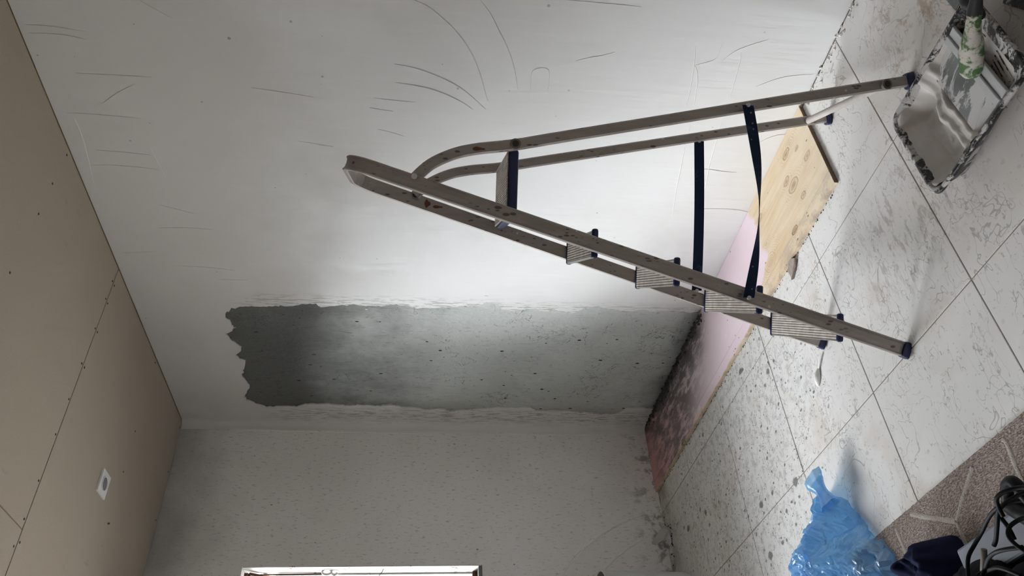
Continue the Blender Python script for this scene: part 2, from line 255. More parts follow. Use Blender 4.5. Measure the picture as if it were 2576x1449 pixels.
n.base(n.mix(m, (0.16, 0.17, 0.17), (0.55, 0.54, 0.53))); n.put(n.b.inputs['Metallic'], n.ramp(m, 0, 1, 0.7, 0)); n.rough(n.ramp(m, 0, 1, 0.3, 0.7)); n.bump(m, 0.5, 0.002); MAT['blade'] = n.m
MAT['blade_bar'] = plain('pale_grey_rail', (0.50, 0.51, 0.52), 0.45, 0.1, 0.08, 40)
n = N('green_grip', 0.75); o = n.obj(); a = n.noise(o, 24, 5, 0.65, 0.4); m = n.ramp(a, 0.42, 0.52)
c = n.mix(m, (0.055, 0.13, 0.035), n.mix(n.noise(o, 50, 4), (0.40, 0.36, 0.31), (0.60, 0.56, 0.50))); n.base(c); n.bump(a, 0.7, 0.004); MAT['grip'] = n.m
n = N('plastered_black_grip', 0.55); o = n.obj(); m = n.ramp(n.noise(o, 30, 5, 0.7, 0.5), 0.56, 0.62); n.base(n.mix(m, (0.014, 0.014, 0.016), (0.42, 0.40, 0.38))); n.bump(m, 0.5, 0.003); MAT['black_grip'] = n.m
MAT['beige_plastic'] = plain('beige_plastic', (0.46, 0.41, 0.34), 0.6, 0, 0.1, 40)
# --- window
n = N('flaking_white_paint', 0.6); P = n.pos(); a = n.noise(P, 22, 6, 0.7); m = n.ramp(a, 0.60, 0.66)
n.base(n.mix(m, (0.72, 0.71, 0.68), (0.19, 0.11, 0.06))); n.bump(m, 0.5, 0.003); MAT['flaking'] = n.m
n = N('rusty_steel', 0.8, 0.2); P = n.pos(); n.base(n.mix(n.noise(P, 30, 5, 0.7), (0.035, 0.022, 0.017), (0.17, 0.075, 0.035))); n.bump(n.noise(P, 60, 4), 0.4, 0.002); MAT['rust'] = n.m
MAT['sill'] = plain('grey_green_sill', (0.16, 0.17, 0.155), 0.7, 0, 0.2, 20, 0.3)
n = N('clear_glass', 0.02); tr = n.nd('ShaderNodeBsdfTransparent'); gl = n.nd('ShaderNodeBsdfGlossy'); gl.inputs['Roughness'].default_value = 0.02
fr = n.nd('ShaderNodeFresnel'); fr.inputs[0].default_value = 1.3; mx = n.nd('ShaderNodeMixShader'); n.t.links.new(fr.outputs[0], mx.inputs[0]); n.t.links.new(tr.outputs[0], mx.inputs[1]); n.t.links.new(gl.outputs[0], mx.inputs[2])
n.t.links.new(mx.outputs[0], n.t.nodes['Material Output'].inputs[0]); MAT['glass'] = n.m
# --- blue polythene film: thin, tinted, glossy
n = N('blue_film', 0.13, 0, 0.9); o = n.pos()
pr = n.b; n.base(n.mix(n.noise(o, 9, 4), (0.18, 0.48, 0.85), (0.58, 0.79, 0.97)))
n.bump(n.math('ADD', n.math('MULTIPLY', n.vor(n.map(o, (1, 0.5, 1)), 30, 'DISTANCE_TO_EDGE'), 1.5), n.noise(n.map(o, (1.0, 0.35, 1), rot=(0, 0, 0.8)), 42, 3, 0.6)), 0.30, 0.010)
pr.inputs['Coat Weight'].default_value = 0.7; pr.inputs['Coat Roughness'].default_value = 0.06
tl = n.nd('ShaderNodeBsdfTranslucent'); tl.inputs[0].default_value = (0.26, 0.60, 0.95, 1)
tr = n.nd('ShaderNodeBsdfTransparent'); tr.inputs[0].default_value = (0.52, 0.78, 0.98, 1)
m1 = n.nd('ShaderNodeMixShader'); m1.inputs[0].default_value = 0.35; n.t.links.new(pr.outputs[0], m1.inputs[1]); n.t.links.new(tl.outputs[0], m1.inputs[2])
m2 = n.nd('ShaderNodeMixShader'); n.put(m2.inputs[0], n.ramp(n.noise(o, 7, 3), 0.35, 0.65, 0.20, 0.48)); n.t.links.new(m1.outputs[0], m2.inputs[1]); n.t.links.new(tr.outputs[0], m2.inputs[2])
n.t.links.new(m2.outputs[0], n.t.nodes['Material Output'].inputs[0]); MAT['film'] = n.m
# --- rug, cloth, cables
n = N('brown_pile', 0.95, 0, 0.05); P = n.pos(); a = n.noise(n.map(P, (1, 0.35, 1), rot=(0, 0, 0.5)), 380, 2, 0.5); b = n.noise(P, 9, 4)
c = n.mix(n.ramp(a, 0.35, 0.65), (0.235, 0.185, 0.162), (0.46, 0.385, 0.345)); c = n.mix(n.ramp(b, 0.6, 0.8, 0, 0.4), c, (0.14, 0.11, 0.10)); n.base(c); n.bump(a, 1.0, 0.006); MAT['rug'] = n.m
n = N('cream_pile', 0.95, 0, 0.05); P = n.pos(); a = n.noise(P, 300, 3); n.base(n.mix(a, (0.42, 0.37, 0.33), (0.62, 0.56, 0.51))); n.bump(a, 1.0, 0.005); MAT['cream'] = n.m
MAT['navy_cloth'] = plain('navy_cloth', (0.010, 0.014, 0.045), 0.9, 0, 0.3, 60, 0.3)
MAT['black_cloth'] = plain('black_cloth', (0.006, 0.006, 0.008), 0.9, 0, 0.3, 60, 0.3)
MAT['black_rubber'] = plain('black_rubber', (0.006, 0.006, 0.007), 0.5, 0, 0.2, 60, 0.1)
MAT['black_plastic'] = plain('black_plastic', (0.007, 0.007, 0.008), 0.5, 0, 0.2, 40, 0.1)
MAT['grey_plastic'] = plain('blue_grey_plastic', (0.15, 0.165, 0.20), 0.55, 0, 0.06, 12)
MAT['white_plastic'] = plain('white_plastic', (0.66, 0.66, 0.64), 0.4, 0, 0.05, 8, 0.05)
MAT['inside'] = plain('dried_lining', (0.33, 0.32, 0.29), 0.85, 0, 0.3, 30, 0.4)
MAT['paper'] = plain('dusty_paper', (0.60, 0.57, 0.54), 0.85, 0, 0.15, 30, 0.3)
MAT['mould'] = plain('dark_dust', (0.07, 0.06, 0.05), 0.95, 0, 0.4, 40, 0.5)
n = N('bark_chip', 0.85); o = n.obj(); n.base(n.mix(n.noise(n.map(o, (1, 4, 1)), 40, 5, 0.7), (0.22, 0.17, 0.13), (0.48, 0.42, 0.36))); n.bump(n.noise(n.map(o, (1, 4, 1)), 40, 5), 0.7, 0.003); MAT['chip'] = n.m
MAT['lamp_white'] = plain('lamp_white', (0.80, 0.79, 0.78), 0.4, 0, 0.03, 20, 0.03)
MAT['lamp_glass'] = plain('lamp_reflector', (0.30, 0.31, 0.32), 0.25, 0.5, 0.25, 90, 0.5)
MAT['crumb'] = plain('plaster_crumb', (0.66, 0.63, 0.59), 0.9, 0, 0.15, 60, 0.4)
MAT['ground'] = plain('outside_ground', (0.26, 0.255, 0.24), 0.95, 0, 0.1, 0.5, 0)

for k in ('black_rubber', 'black_plastic', 'black_cloth', 'navy_cloth'): MAT[k].node_tree.nodes['Principled BSDF'].inputs['Specular IOR Level'].default_value = 0.15
# ------------------------------------------------------------------ mesh helpers
class MB:
    def __init__(s): s.v = []; s.f = []; s.sm = []
    def add(s, vs, fs, smooth=False):
        k = len(s.v); s.v += [tuple(p) for p in vs]
        for f in fs: s.f.append([k + i for i in f]); s.sm.append(smooth)
        return s
    def box(s, x0, x1, y0, y1, z0, z1, ch=0.0):
        if ch <= 0:
            v = [(x, y, z) for z in (z0, z1) for y in (y0, y1) for x in (x0, x1)]
            return s.add(v, [(0, 2, 3, 1), (4, 5, 7, 6), (0, 1, 5, 4), (2, 6, 7, 3), (0, 4, 6, 2), (1, 3, 7, 5)])
        bm = bmesh.new(); bmesh.ops.create_cube(bm, size=1)
        for q in bm.verts: q.co = Vector(((x0 + x1) / 2 + q.co.x * (x1 - x0), (y0 + y1) / 2 + q.co.y * (y1 - y0), (z0 + z1) / 2 + q.co.z * (z1 - z0)))
        bmesh.ops.bevel(bm, geom=bm.edges[:], offset=ch, segments=2, affect='EDGES', profile=0.5)
        s.add([q.co for q in bm.verts], [[q.index for q in f.verts] for f in bm.faces], False); bm.free(); return s
    def loft(s, rings, closed=True, cap=True, smooth=True):
        m = len(rings[0]); vs = [p for r in rings for p in r]; fs = []
        for i in range(len(rings) - 1):
            for j in range(m if closed else m - 1):
                a = i * m + j; b = i * m + (j + 1) % m; fs.append((a, b, b + m, a + m))
        s.add(vs, fs, smooth)
        if cap and closed:
            s.add(rings[0], [list(range(m))[::-1]]); s.add(rings[-1], [list(range(m))])
        return s
    def tube(s, pts, r, seg=10, cap=True, smooth=True):
        pts = [Vector(p) for p in pts]; rs = r if isinstance(r, (list, tuple)) else [r] * len(pts); rings = []; up = None
        for i, p in enumerate(pts):
            t = (pts[min(i + 1, len(pts) - 1)] - pts[max(i - 1, 0)]).normalized()
            if up is None: up = Vector((0, 0, 1)) if abs(t.z) < 0.9 else Vector((1, 0, 0))
            x = (up - t * up.dot(t)).normalized(); y = t.cross(x); up = x
            rings.append([p + (x * math.cos(2 * math.pi * k / seg) + y * math.sin(2 * math.pi * k / seg)) * rs[i] for k in range(seg)])
        return s.loft(rings, True, cap, smooth)
    def build(s, name, mat, parent=None, loc=None, merge=False):
        me = bpy.data.meshes.new(name); me.from_pydata([tuple(p) for p in s.v], [], s.f)
        me.polygons.foreach_set('use_smooth', s.sm); me.materials.append(MAT[mat] if isinstance(mat, str) else mat)
        bm = bmesh.new(); bm.from_mesh(me)
        if merge: bmesh.ops.remove_doubles(bm, verts=bm.verts, dist=1e-5)
        bmesh.ops.recalc_face_normals(bm, faces=bm.faces); bm.to_mesh(me); bm.free()
        o = bpy.data.objects.new(name, me); COL.objects.link(o)
        if loc: o.location = loc
        if parent is not None: o.parent = parent
        return o
def empty(name, loc=(0, 0, 0), rz=0.0):
    o = bpy.data.objects.new(name, None); COL.objects.link(o); o.location = loc; o.rotation_euler = (0, 0, rz); o.empty_display_size = 0.05; return o
def tag(o, label=None, cat=None, group=None, kind=None):
    for k, v in (('label', label), ('category', cat), ('group', group), ('kind', kind)):
        if v: o[k] = v
    return o
def copyof(o, parent=None):
    c = o.copy(); COL.objects.link(c)
    if parent is not None: c.parent = parent
    return c
def smooth_path(pts, sub=6):
    pts = [Vector(p) for p in pts]; out = []
    for i in range(len(pts) - 1):
        p0 = pts[max(i - 1, 0)]; p1 = pts[i]; p2 = pts[i + 1]; p3 = pts[min(i + 2, len(pts) - 1)]
        for k in range(sub):
            t = k / sub
            out.append(0.5 * ((2 * p1) + (p2 - p0) * t + (2 * p0 - 5 * p1 + 4 * p2 - p3) * t * t + (3 * p1 - p0 - 3 * p2 + p3) * t ** 3))
    out.append(pts[-1]); return out
def fbm(p, s=1.0, o=4):
    return mnoise.fractal(Vector(p) * s, 0.6, 2.0, o)
PATCH= [(-1.081, 0.009), (-1.058, 0.023), (-1.047, 0.054), (-1.044, 0.112), (-1.055, 0.174), (-1.04, 0.228), (-1.058, 0.284), (-1.042, 0.338), (-1.036, 0.371), (-1.056, 0.422), (-1.063, 0.469), (-1.075, 0.488), (-1.054, 0.547), (-1.026, 0.581), (-1.015, 0.608), (-1.034, 0.656), (-1.029, 0.701), (-1.029, 0.751), (-1.043, 0.77), (-1.037, 0.803), (-1.021, 0.857), (-1.022, 0.921), (-1.066, 0.939), (-1.08, 0.995), (-1.053, 1.021), (-1.045, 1.086), (-1.036, 1.151), (-1.028, 1.201), (-1.024, 1.255), (-1.017, 1.304), (-1.035, 1.336), (-1.041, 1.39), (-1.027, 1.444), (-1.027, 1.497), (-1.026, 1.551), (-1.034, 1.577), (-1.022, 1.604), (-1.027, 1.625), (-1.017, 1.658), (-1.005, 1.717), (-1.03, 1.736), (-1.023, 1.789), (-1.007, 1.837), (-1.006, 1.911), (-0.995, 1.975), (-0.992, 2.063), (-0.981, 2.101), (-0.936, 2.132), (-0.901, 2.132), (-0.875, 2.118), (-0.838, 2.116), (-0.839, 2.102), (-0.81, 2.123), (-0.795, 2.158), (-0.753, 2.143), (-0.716, 2.121), (-0.687, 2.101), (-0.657, 2.108), (-0.621, 2.139), (-0.591, 2.124), (-0.577, 2.098), (-0.546, 2.105), (-0.503, 2.117), (-0.449, 2.134), (-0.406, 2.123), (-0.362, 2.111), (-0.328, 2.122), (-0.252, 2.157), (-0.212, 2.126), (-0.188, 2.105), (-0.163, 2.065), (-0.169, 1.96), (-0.164, 1.904), (-0.194, 1.858), (-0.202, 1.739), (-0.184, 1.658), (-0.192, 1.582), (-0.183, 1.5), (-0.197, 1.417), (-0.18, 1.366), (-0.176, 1.295), (-0.153, 1.23), (-0.174, 1.178), (-0.145, 1.105), (-0.167, 0.981), (-0.192, 0.852), (-0.192, 0.773), (-0.195, 0.687), (-0.158, 0.649), (-0.166, 0.583), (-0.163, 0.481), (-0.146, 0.403), (-0.159, 0.378), (-0.136, 0.305), (-0.132, 0.208), (-0.198, 0.161), (-0.212, 0.103), (-0.202, 0.018)]
MARKS= [[(-2.491, 1.336), (-2.472, 1.29), (-2.43, 1.238), (-2.402, 1.209), (-2.359, 1.174), (-2.301, 1.14), (-2.23, 1.112), (-2.166, 1.092), (-2.145, 1.083)], [(-2.507, 1.139), (-2.467, 1.106), (-2.413, 1.075), (-2.383, 1.057), (-2.321, 1.026), (-2.26, 1.005), (-2.197, 0.989)], [(-2.266, 1.395), (-2.256, 1.328), (-2.232, 1.256), (-2.2, 1.191), (-2.163, 1.143), (-2.11, 1.087)], [(-2.196, 1.391), (-2.193, 1.354), (-2.184, 1.291), (-2.167, 1.235), (-2.145, 1.188), (-2.128, 1.159), (-2.108, 1.132)], [(-2.13, 1.463), (-2.126, 1.39), (-2.124, 1.326)], [(-2.09, 1.477), (-2.085, 1.441), (-2.081, 1.399)], [(-2.001, 1.452), (-1.992, 1.409), (-1.976, 1.359)], [(-1.917, 1.659), (-1.916, 1.633), (-1.914, 1.607)], [(-2.2, 0.947), (-2.275, 0.95), (-2.282, 0.899), (-2.193, 0.889)], [(-2.323, 0.817), (-2.34, 0.772), (-2.349, 0.738), (-2.365, 0.696)], [(-2.529, 0.877), (-2.529, 0.813), (-2.528, 0.705), (-2.526, 0.649)], [(-2.437, 0.359), (-2.401, 0.359), (-2.364, 0.365), (-2.337, 0.424)], [(-2.408, 0.444), (-2.34, 0.427), (-2.245, 0.412), (-2.165, 0.405)], [(-2.337, 0.424), (-2.314, 0.409), (-2.276, 0.396), (-2.222, 0.387), (-2.177, 0.378)], [(-2.398, 0.288), (-2.361, 0.279), (-2.291, 0.272), (-2.201, 0.263)], [(-2.449, 0.214), (-2.424, 0.268), (-2.398, 0.309), (-2.361, 0.338)], [(-2.335, 0.013), (-2.325, 0.074), (-2.309, 0.128), (-2.272, 0.192)], [(-2.134, 0.262), (-2.036, 0.253), (-1.932, 0.243), (-1.81, 0.223), (-1.7, 0.207)], [(-1.7, 0.207), (-1.707, 0.121), (-1.704, 0.048), (-1.693, 0.009)], [(-2.12, 0.37), (-2.011, 0.36), (-1.895, 0.345), (-1.771, 0.329), (-1.646, 0.307)], [(-1.902, 0.269), (-1.903, 0.233), (-1.897, 0.184), (-1.896, 0.128)], [(-2.03, 0.102), (-2.06, 0.072), (-2.079, 0.037), (-2.085, -0.002)], [(-2.316, 2.479), (-2.316, 2.402), (-2.306, 2.311)], [(-2.288, 2.481), (-2.29, 2.382), (-2.278, 2.316)], [(-2.154, 2.384), (-2.156, 2.279), (-2.157, 2.158)], [(-2.042, 2.336), (-2.086, 2.281), (-2.127, 2.215)], [(-1.995, 2.461), (-1.996, 2.388), (-1.99, 2.232)], [(-1.841, 2.414), (-1.838, 2.319), (-1.831, 2.238)], [(-1.769, 2.457), (-1.775, 2.391), (-1.773, 2.308), (-1.765, 2.218)], [(-1.98, 2.444), (-1.881, 2.443), (-1.649, 2.468)], [(-1.896, 2.232), (-1.829, 2.224), (-1.721, 2.207)], [(-2.14, 1.853), (-2.133, 1.775), (-2.118, 1.657)], [(-2.424, 2.131), (-2.402, 2.097), (-2.372, 2.049)], [(-1.93, 1.728), (-1.922, 1.663), (-1.912, 1.607)], [(-1.589, 2.26), (-1.574, 2.209), (-1.55, 2.143)], [(-1.465, 2.293), (-1.473, 2.194), (-1.468, 2.087)], [(-1.249, 2.282), (-1.245, 2.148), (-1.232, 2.046)], [(-1.171, 2.122), (-1.173, 2.005)], [(-1.314, 2.469), (-1.33, 2.334)]]
CORDS= [[(-1.619, -2.223), (-1.586, -2.238), (-1.566, -2.26), (-1.553, -2.289), (-1.544, -2.328), (-1.542, -2.367), (-1.543, -2.399), (-1.547, -2.425), (-1.553, -2.447), (-1.559, -2.464)], [(-1.552, -2.368), (-1.535, -2.38), (-1.526, -2.395), (-1.523, -2.417), (-1.526, -2.439), (-1.535, -2.46), (-1.546, -2.473)], [(-1.54, -2.472), (-1.539, -2.457), (-1.539, -2.438), (-1.542, -2.409), (-1.549, -2.382), (-1.564, -2.353), (-1.581, -2.32), (-1.588, -2.307)], [(-1.554, -2.373), (-1.575, -2.369), (-1.599, -2.366)], [(-1.626, -2.244), (-1.614, -2.256), (-1.606, -2.28), (-1.607, -2.315), (-1.613, -2.35), (-1.624, -2.392)], [(-1.622, -2.233), (-1.619, -2.244), (-1.623, -2.275), (-1.632, -2.306), (-1.648, -2.337), (-1.666, -2.359)], [(-1.578, -2.427), (-1.576, -2.407), (-1.582, -2.389), (-1.596, -2.379), (-1.612, -2.377), (-1.628, -2.381), (-1.634, -2.384)], [(-1.521, -2.493), (-1.513, -2.478), (-1.506, -2.472), (-1.506, -2.449), (-1.513, -2.433), (-1.524, -2.423), (-1.538, -2.42)], [(-1.532, -2.413), (-1.552, -2.416), (-1.574, -2.418), (-1.599, -2.423)]]
# ================================================================== THE ROOM
XS, YB, H = -4.6, -5.6, 2.5                  # side wall, back wall, ceiling height
# floor: grout bed with every tile a piece of its own
fl = MB().box(XS, 0.15, YB, 0.2, -0.06, -0.002).build('floor', 'grout'); tag(fl, 'spattered off-white tiled floor with dark grout lines', kind='structure')
TX, TY, X0, Y0 = 0.504, 0.4945, -0.508, -0.4905
tile_me = MB().box(-TX / 2 + 0.0018, TX / 2 - 0.0018, -TY / 2 + 0.0018, TY / 2 - 0.0018, -0.009, 0.0, 0.0014).build('tile', 'tile', fl)
first = True
for i in range(-1, 8):
    for j in range(-1, 10):
        cx = X0 - TX * (i + 0.5) ; cy = Y0 - TY * (j + 0.5)
        if cx - TX / 2 < XS - 0.3: continue
        o = tile_me if first else copyof(tile_me, fl); first = False
        o.location = (cx, cy, random.uniform(-0.0006, 0.0))
# ceiling: gypsum boards screwed up in rows
ce = MB().box(XS, 0.15, YB, 0.2, H + 0.0030, H + 0.12).build('ceiling', 'board_edge'); tag(ce, 'bare gypsum board ceiling with open joints and screw heads', kind='structure')
JY, JX = -1.2205, -1.094
rows = [(JY, -0.003, [-0.004, -2.40, XS]), (JY - 1.2, JY, [-0.004, JX, -3.5, XS]), (JY - 2.4, JY - 1.2, [-0.004, -2.2, XS]), (YB, JY - 2.4, [-0.004, JX, -3.5, XS])]
for (y0, y1, xs) in rows:
    for a, b in zip(xs[:-1], xs[1:]):
        MB().box(b + 0.0022, a - 0.0022, y0 + 0.0026, y1 - 0.0026, H, H + 0.0125, 0.001).build('gypsum_board', 'gypsum', ce)
SCREWS = [(-.03, -1.838), (-.176, -1.84), (-.313, -1.836), (-.561, -1.836), (-.082, -1.207), (-.081, -1.234), (-.174, -1.208), (-.172, -1.235), (-.312, -1.206), (-.314, -1.232), (-.473, -1.205), (-.475, -1.234), (-.625, -1.233), (-.765, -1.234), (-.934, -1.233), (-1.065, -1.234), (-1.13, -1.208), (-1.153, -1.236), (-.026, -.585), (-.383, -.579), (-.574, -.577), (-.794, -.563), (-.80, -.575), (-.05, -.03), (-.30, -.03), (-.55, -.03), (-.85, -.03), (-1.1, -.03), (-.86, -1.838), (-1.15, -1.836)]
scr = MB().loft([[(0.0042 * math.cos(a * math.pi / 4), 0.0042 * math.sin(a * math.pi / 4), z) for a in range(8)] for z in (-0.0008, 0.003)], smooth=False).build('screw', 'screw', ce)
for k, (x, y) in enumerate(SCREWS):
    o = scr if k == 0 else copyof(scr, ce); o.location = (x, y, H)
# right wall: skim of white plaster with a ragged opening left for the cement patch
pp = []
for (a, b) in zip(PATCH[:-1], PATCH[1:]):
    pp.append(a)
    L = math.hypot(b[0] - a[0], b[1] - a[1]); m = max(1, int(L / 0.012))
    for k in range(1, m):
        t = k / m; j_ = 0.0045 if a[1] < 2.0 else 0.009; pp.append((a[0] + (b[0] - a[0]) * t + random.uniform(-j_, j_), a[1] + (b[1] - a[1]) * t + random.uniform(-j_, j_) * 0.7))
pp.append(PATCH[-1]); pp = [(y, max(z, 0.014)) for y, z in pp]
outer = [(YB, 0.0), (pp[0][0], 0.0)] + pp + [(pp[-1][0], 0.0), (0.0, 0.0), (0.0, H), (YB, H)]
from mathutils.geometry import delaunay_2d_cdt
cv, ce_, cf, *_r = delaunay_2d_cdt([Vector(p) for p in outer], [], [list(range(len(outer)))], 1, 1e-5)
bm = bmesh.new(); vf = [bm.verts.new((0.0, p.x, p.y)) for p in cv]
for f in cf: bm.faces.new([vf[i] for i in f])
ed = [e for e in bm.edges if len(e.link_faces) == 1]
res = bmesh.ops.extrude_edge_only(bm, edges=ed); bmesh.ops.translate(bm, verts=[g for g in res['geom'] if isinstance(g, bmesh.types.BMVert)], vec=(0.014, 0, 0))
bmesh.ops.recalc_face_normals(bm, faces=bm.faces)
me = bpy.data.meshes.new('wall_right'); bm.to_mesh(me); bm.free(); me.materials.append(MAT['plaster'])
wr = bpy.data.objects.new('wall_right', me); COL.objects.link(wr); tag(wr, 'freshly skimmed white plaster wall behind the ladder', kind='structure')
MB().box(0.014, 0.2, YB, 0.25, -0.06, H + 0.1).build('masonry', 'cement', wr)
# the patch itself: rough render, a little below the skim
ys = [-1.13 + k * 1.11 / 110 for k in range(111)]; zs = [0.0 + k * 2.2 / 200 for k in range(201)]
pv = []
for z in zs:
    for y in ys:
        ridge = fbm((y * 3, z * 1.2, 4.0), 1.0, 4); fine = fbm((y, z, 1.0), 24, 3)
        edge = min(1.0, max(0.0, (-0.13 - y) / 0.12))
        pv.append((0.0075 - 0.002 * ridge - 0.0014 * fine - 0.002 * edge, y, z))
pf = [(i * 111 + j, i * 111 + j + 1, (i + 1) * 111 + j + 1, (i + 1) * 111 + j) for i in range(200) for j in range(110)]
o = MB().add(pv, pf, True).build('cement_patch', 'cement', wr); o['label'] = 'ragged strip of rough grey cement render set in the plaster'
# trowel ridges and scratches left in the skim
def ridge_mark(name, pts, w, h, mat, parent, to3):
    pts = smooth_path([(a, b, 0) for a, b in pts], 6); vs = []; fs = []
    for i, p in enumerate(pts):
        t = pts[min(i + 1, len(pts) - 1)] - pts[max(i - 1, 0)]; t.normalize(); nn = Vector((-t.y, t.x, 0))
        k = 0.35 + 0.65 * math.sin(math.pi * i / (len(pts) - 1)) ** 0.5
        for q, hh in ((p - nn * w * k, 0), (p + nn * w * 0.3 * k, h * k), (p + nn * w * k, 0)): vs.append(to3(q.x, q.y, hh))
    for i in range(len(pts) - 1):
        for j in range(2): a = i * 3 + j; fs.append((a, a + 1, a + 4, a + 3))
    return MB().add(vs, fs).build(name, mat, parent)
for k, m in enumerate(MARKS):
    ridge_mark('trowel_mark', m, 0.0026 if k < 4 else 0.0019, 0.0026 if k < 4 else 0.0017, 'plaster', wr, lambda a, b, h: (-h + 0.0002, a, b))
for (y, z, s) in ((-1.46, 0.46, 0.022), (-1.0, 1.52, 0.007), (-0.765, 2.30, 0.008), (-1.85, 1.53, 0.012), (-1.12, 1.0, 0.01)):
    v = [(-0.0035 * (1 - r), y + s * 0.5 * r * math.cos(a) * (1 + .3 * math.sin(3 * a)), z + s * r * math.sin(a)) for r in (0.4, 1.0) for a in [k * math.pi / 6 for k in range(12)]]
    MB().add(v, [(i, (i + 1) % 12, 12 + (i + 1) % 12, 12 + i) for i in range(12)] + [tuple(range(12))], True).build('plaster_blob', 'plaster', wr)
# left wall, with its two window openings
def grid_wall(name, xs, zs, holes, y0, y1, mat):
    mb = MB()
    def solid(i, k): return 0 <= i < len(xs) - 1 and 0 <= k < len(zs) - 1 and (i, k) not in holes
    for i in range(len(xs) - 1):
        for k in range(len(zs) - 1):
            if not solid(i, k): continue
            a, b, c, d = xs[i], xs[i + 1], zs[k], zs[k + 1]
            for y in (y0, y1): mb.add([(a, y, c), (b, y, c), (b, y, d), (a, y, d)], [(0, 1, 2, 3)])
            for di, dk, q in ((-1, 0, [(a, y0, c), (a, y0, d), (a, y1, d), (a, y1, c)]), (1, 0, [(b, y0, c), (b, y0, d), (b, y1, d), (b, y1, c)]), (0, -1, [(a, y0, c), (b, y0, c), (b, y1, c), (a, y1, c)]), (0, 1, [(a, y0, d), (b, y0, d), (b, y1, d), (a, y1, d)])):
                if not solid(i + di, k + dk): mb.add(q, [(0, 1, 2, 3)])
    return mb.build(name, mat, merge=True)
wl = grid_wall('wall_left', [XS, WIN2[0], WIN2[1], WIN[0], WIN[1], 0.014], [-0.002, 0.0, WIN[2], WIN[3], H + 0.1], {(1, 1), (1, 2), (3, 2)}, 0.0, 0.13, 'grey_plaster')
tag(wl, 'grey patchy plaster wall with the window', kind='structure')
ridge_mark('trowel_mark', [(-0.052, 2.49), (-0.047, 1.9), (-0.052, 1.3), (-0.048, 0.6), (-0.05, 0.05)], 0.004, 0.0035, 'grey_plaster', wl, lambda a, b, h: (a, -h, b))
ridge_mark('trowel_mark', [(-0.95, 0.62), (-0.75, 0.50), (-0.6, 0.30), (-0.52, 0.12)], 0.005, 0.003, 'grey_plaster', wl, lambda a, b, h: (a, -h, b))
ridge_mark('trowel_mark', [(-0.85, 0.40), (-0.72, 0.25), (-0.62, 0.08)], 0.004, 0.002, 'grey_plaster', wl, lambda a, b, h: (a, -h, b))
# soft plastered corner between the two walls
rad = 0.04; vs = []; fs = []
for i, z in enumerate([H * k / 40 for k in range(41)]):
    for j in range(9):
        a = j / 8 * math.pi / 2; r = rad * (1 + 0.12 * fbm((0.3, 0, z), 3, 3))
        vs.append((-r + r * math.sin(a), -r + r * math.cos(a), z))
for i in range(40):
    for j in range(8): a = i * 9 + j; fs.append((a, a + 1, a + 10, a + 9))
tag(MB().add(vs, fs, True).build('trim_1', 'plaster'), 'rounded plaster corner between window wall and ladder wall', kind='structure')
# the rest of the room, behind the photographer
tag(MB().box(XS - 0.2, XS, YB - 0.2, 0.25, -0.06, H + 0.1).build('wall_side', 'back_plaster'), 'plain plaster wall opposite the ladder wall', kind='structure')
tag(MB().box(XS - 0.2, 0.2, YB - 0.2, YB, -0.06, H + 0.1).build('wall_back', 'back_plaster'), 'plain plaster wall behind the camera', kind='structure')
tag(MB().box(-30, 30, 0.3, 60, -0.6, -0.4).build('ground', 'ground'), 'pale ground outside the window', kind='structure')
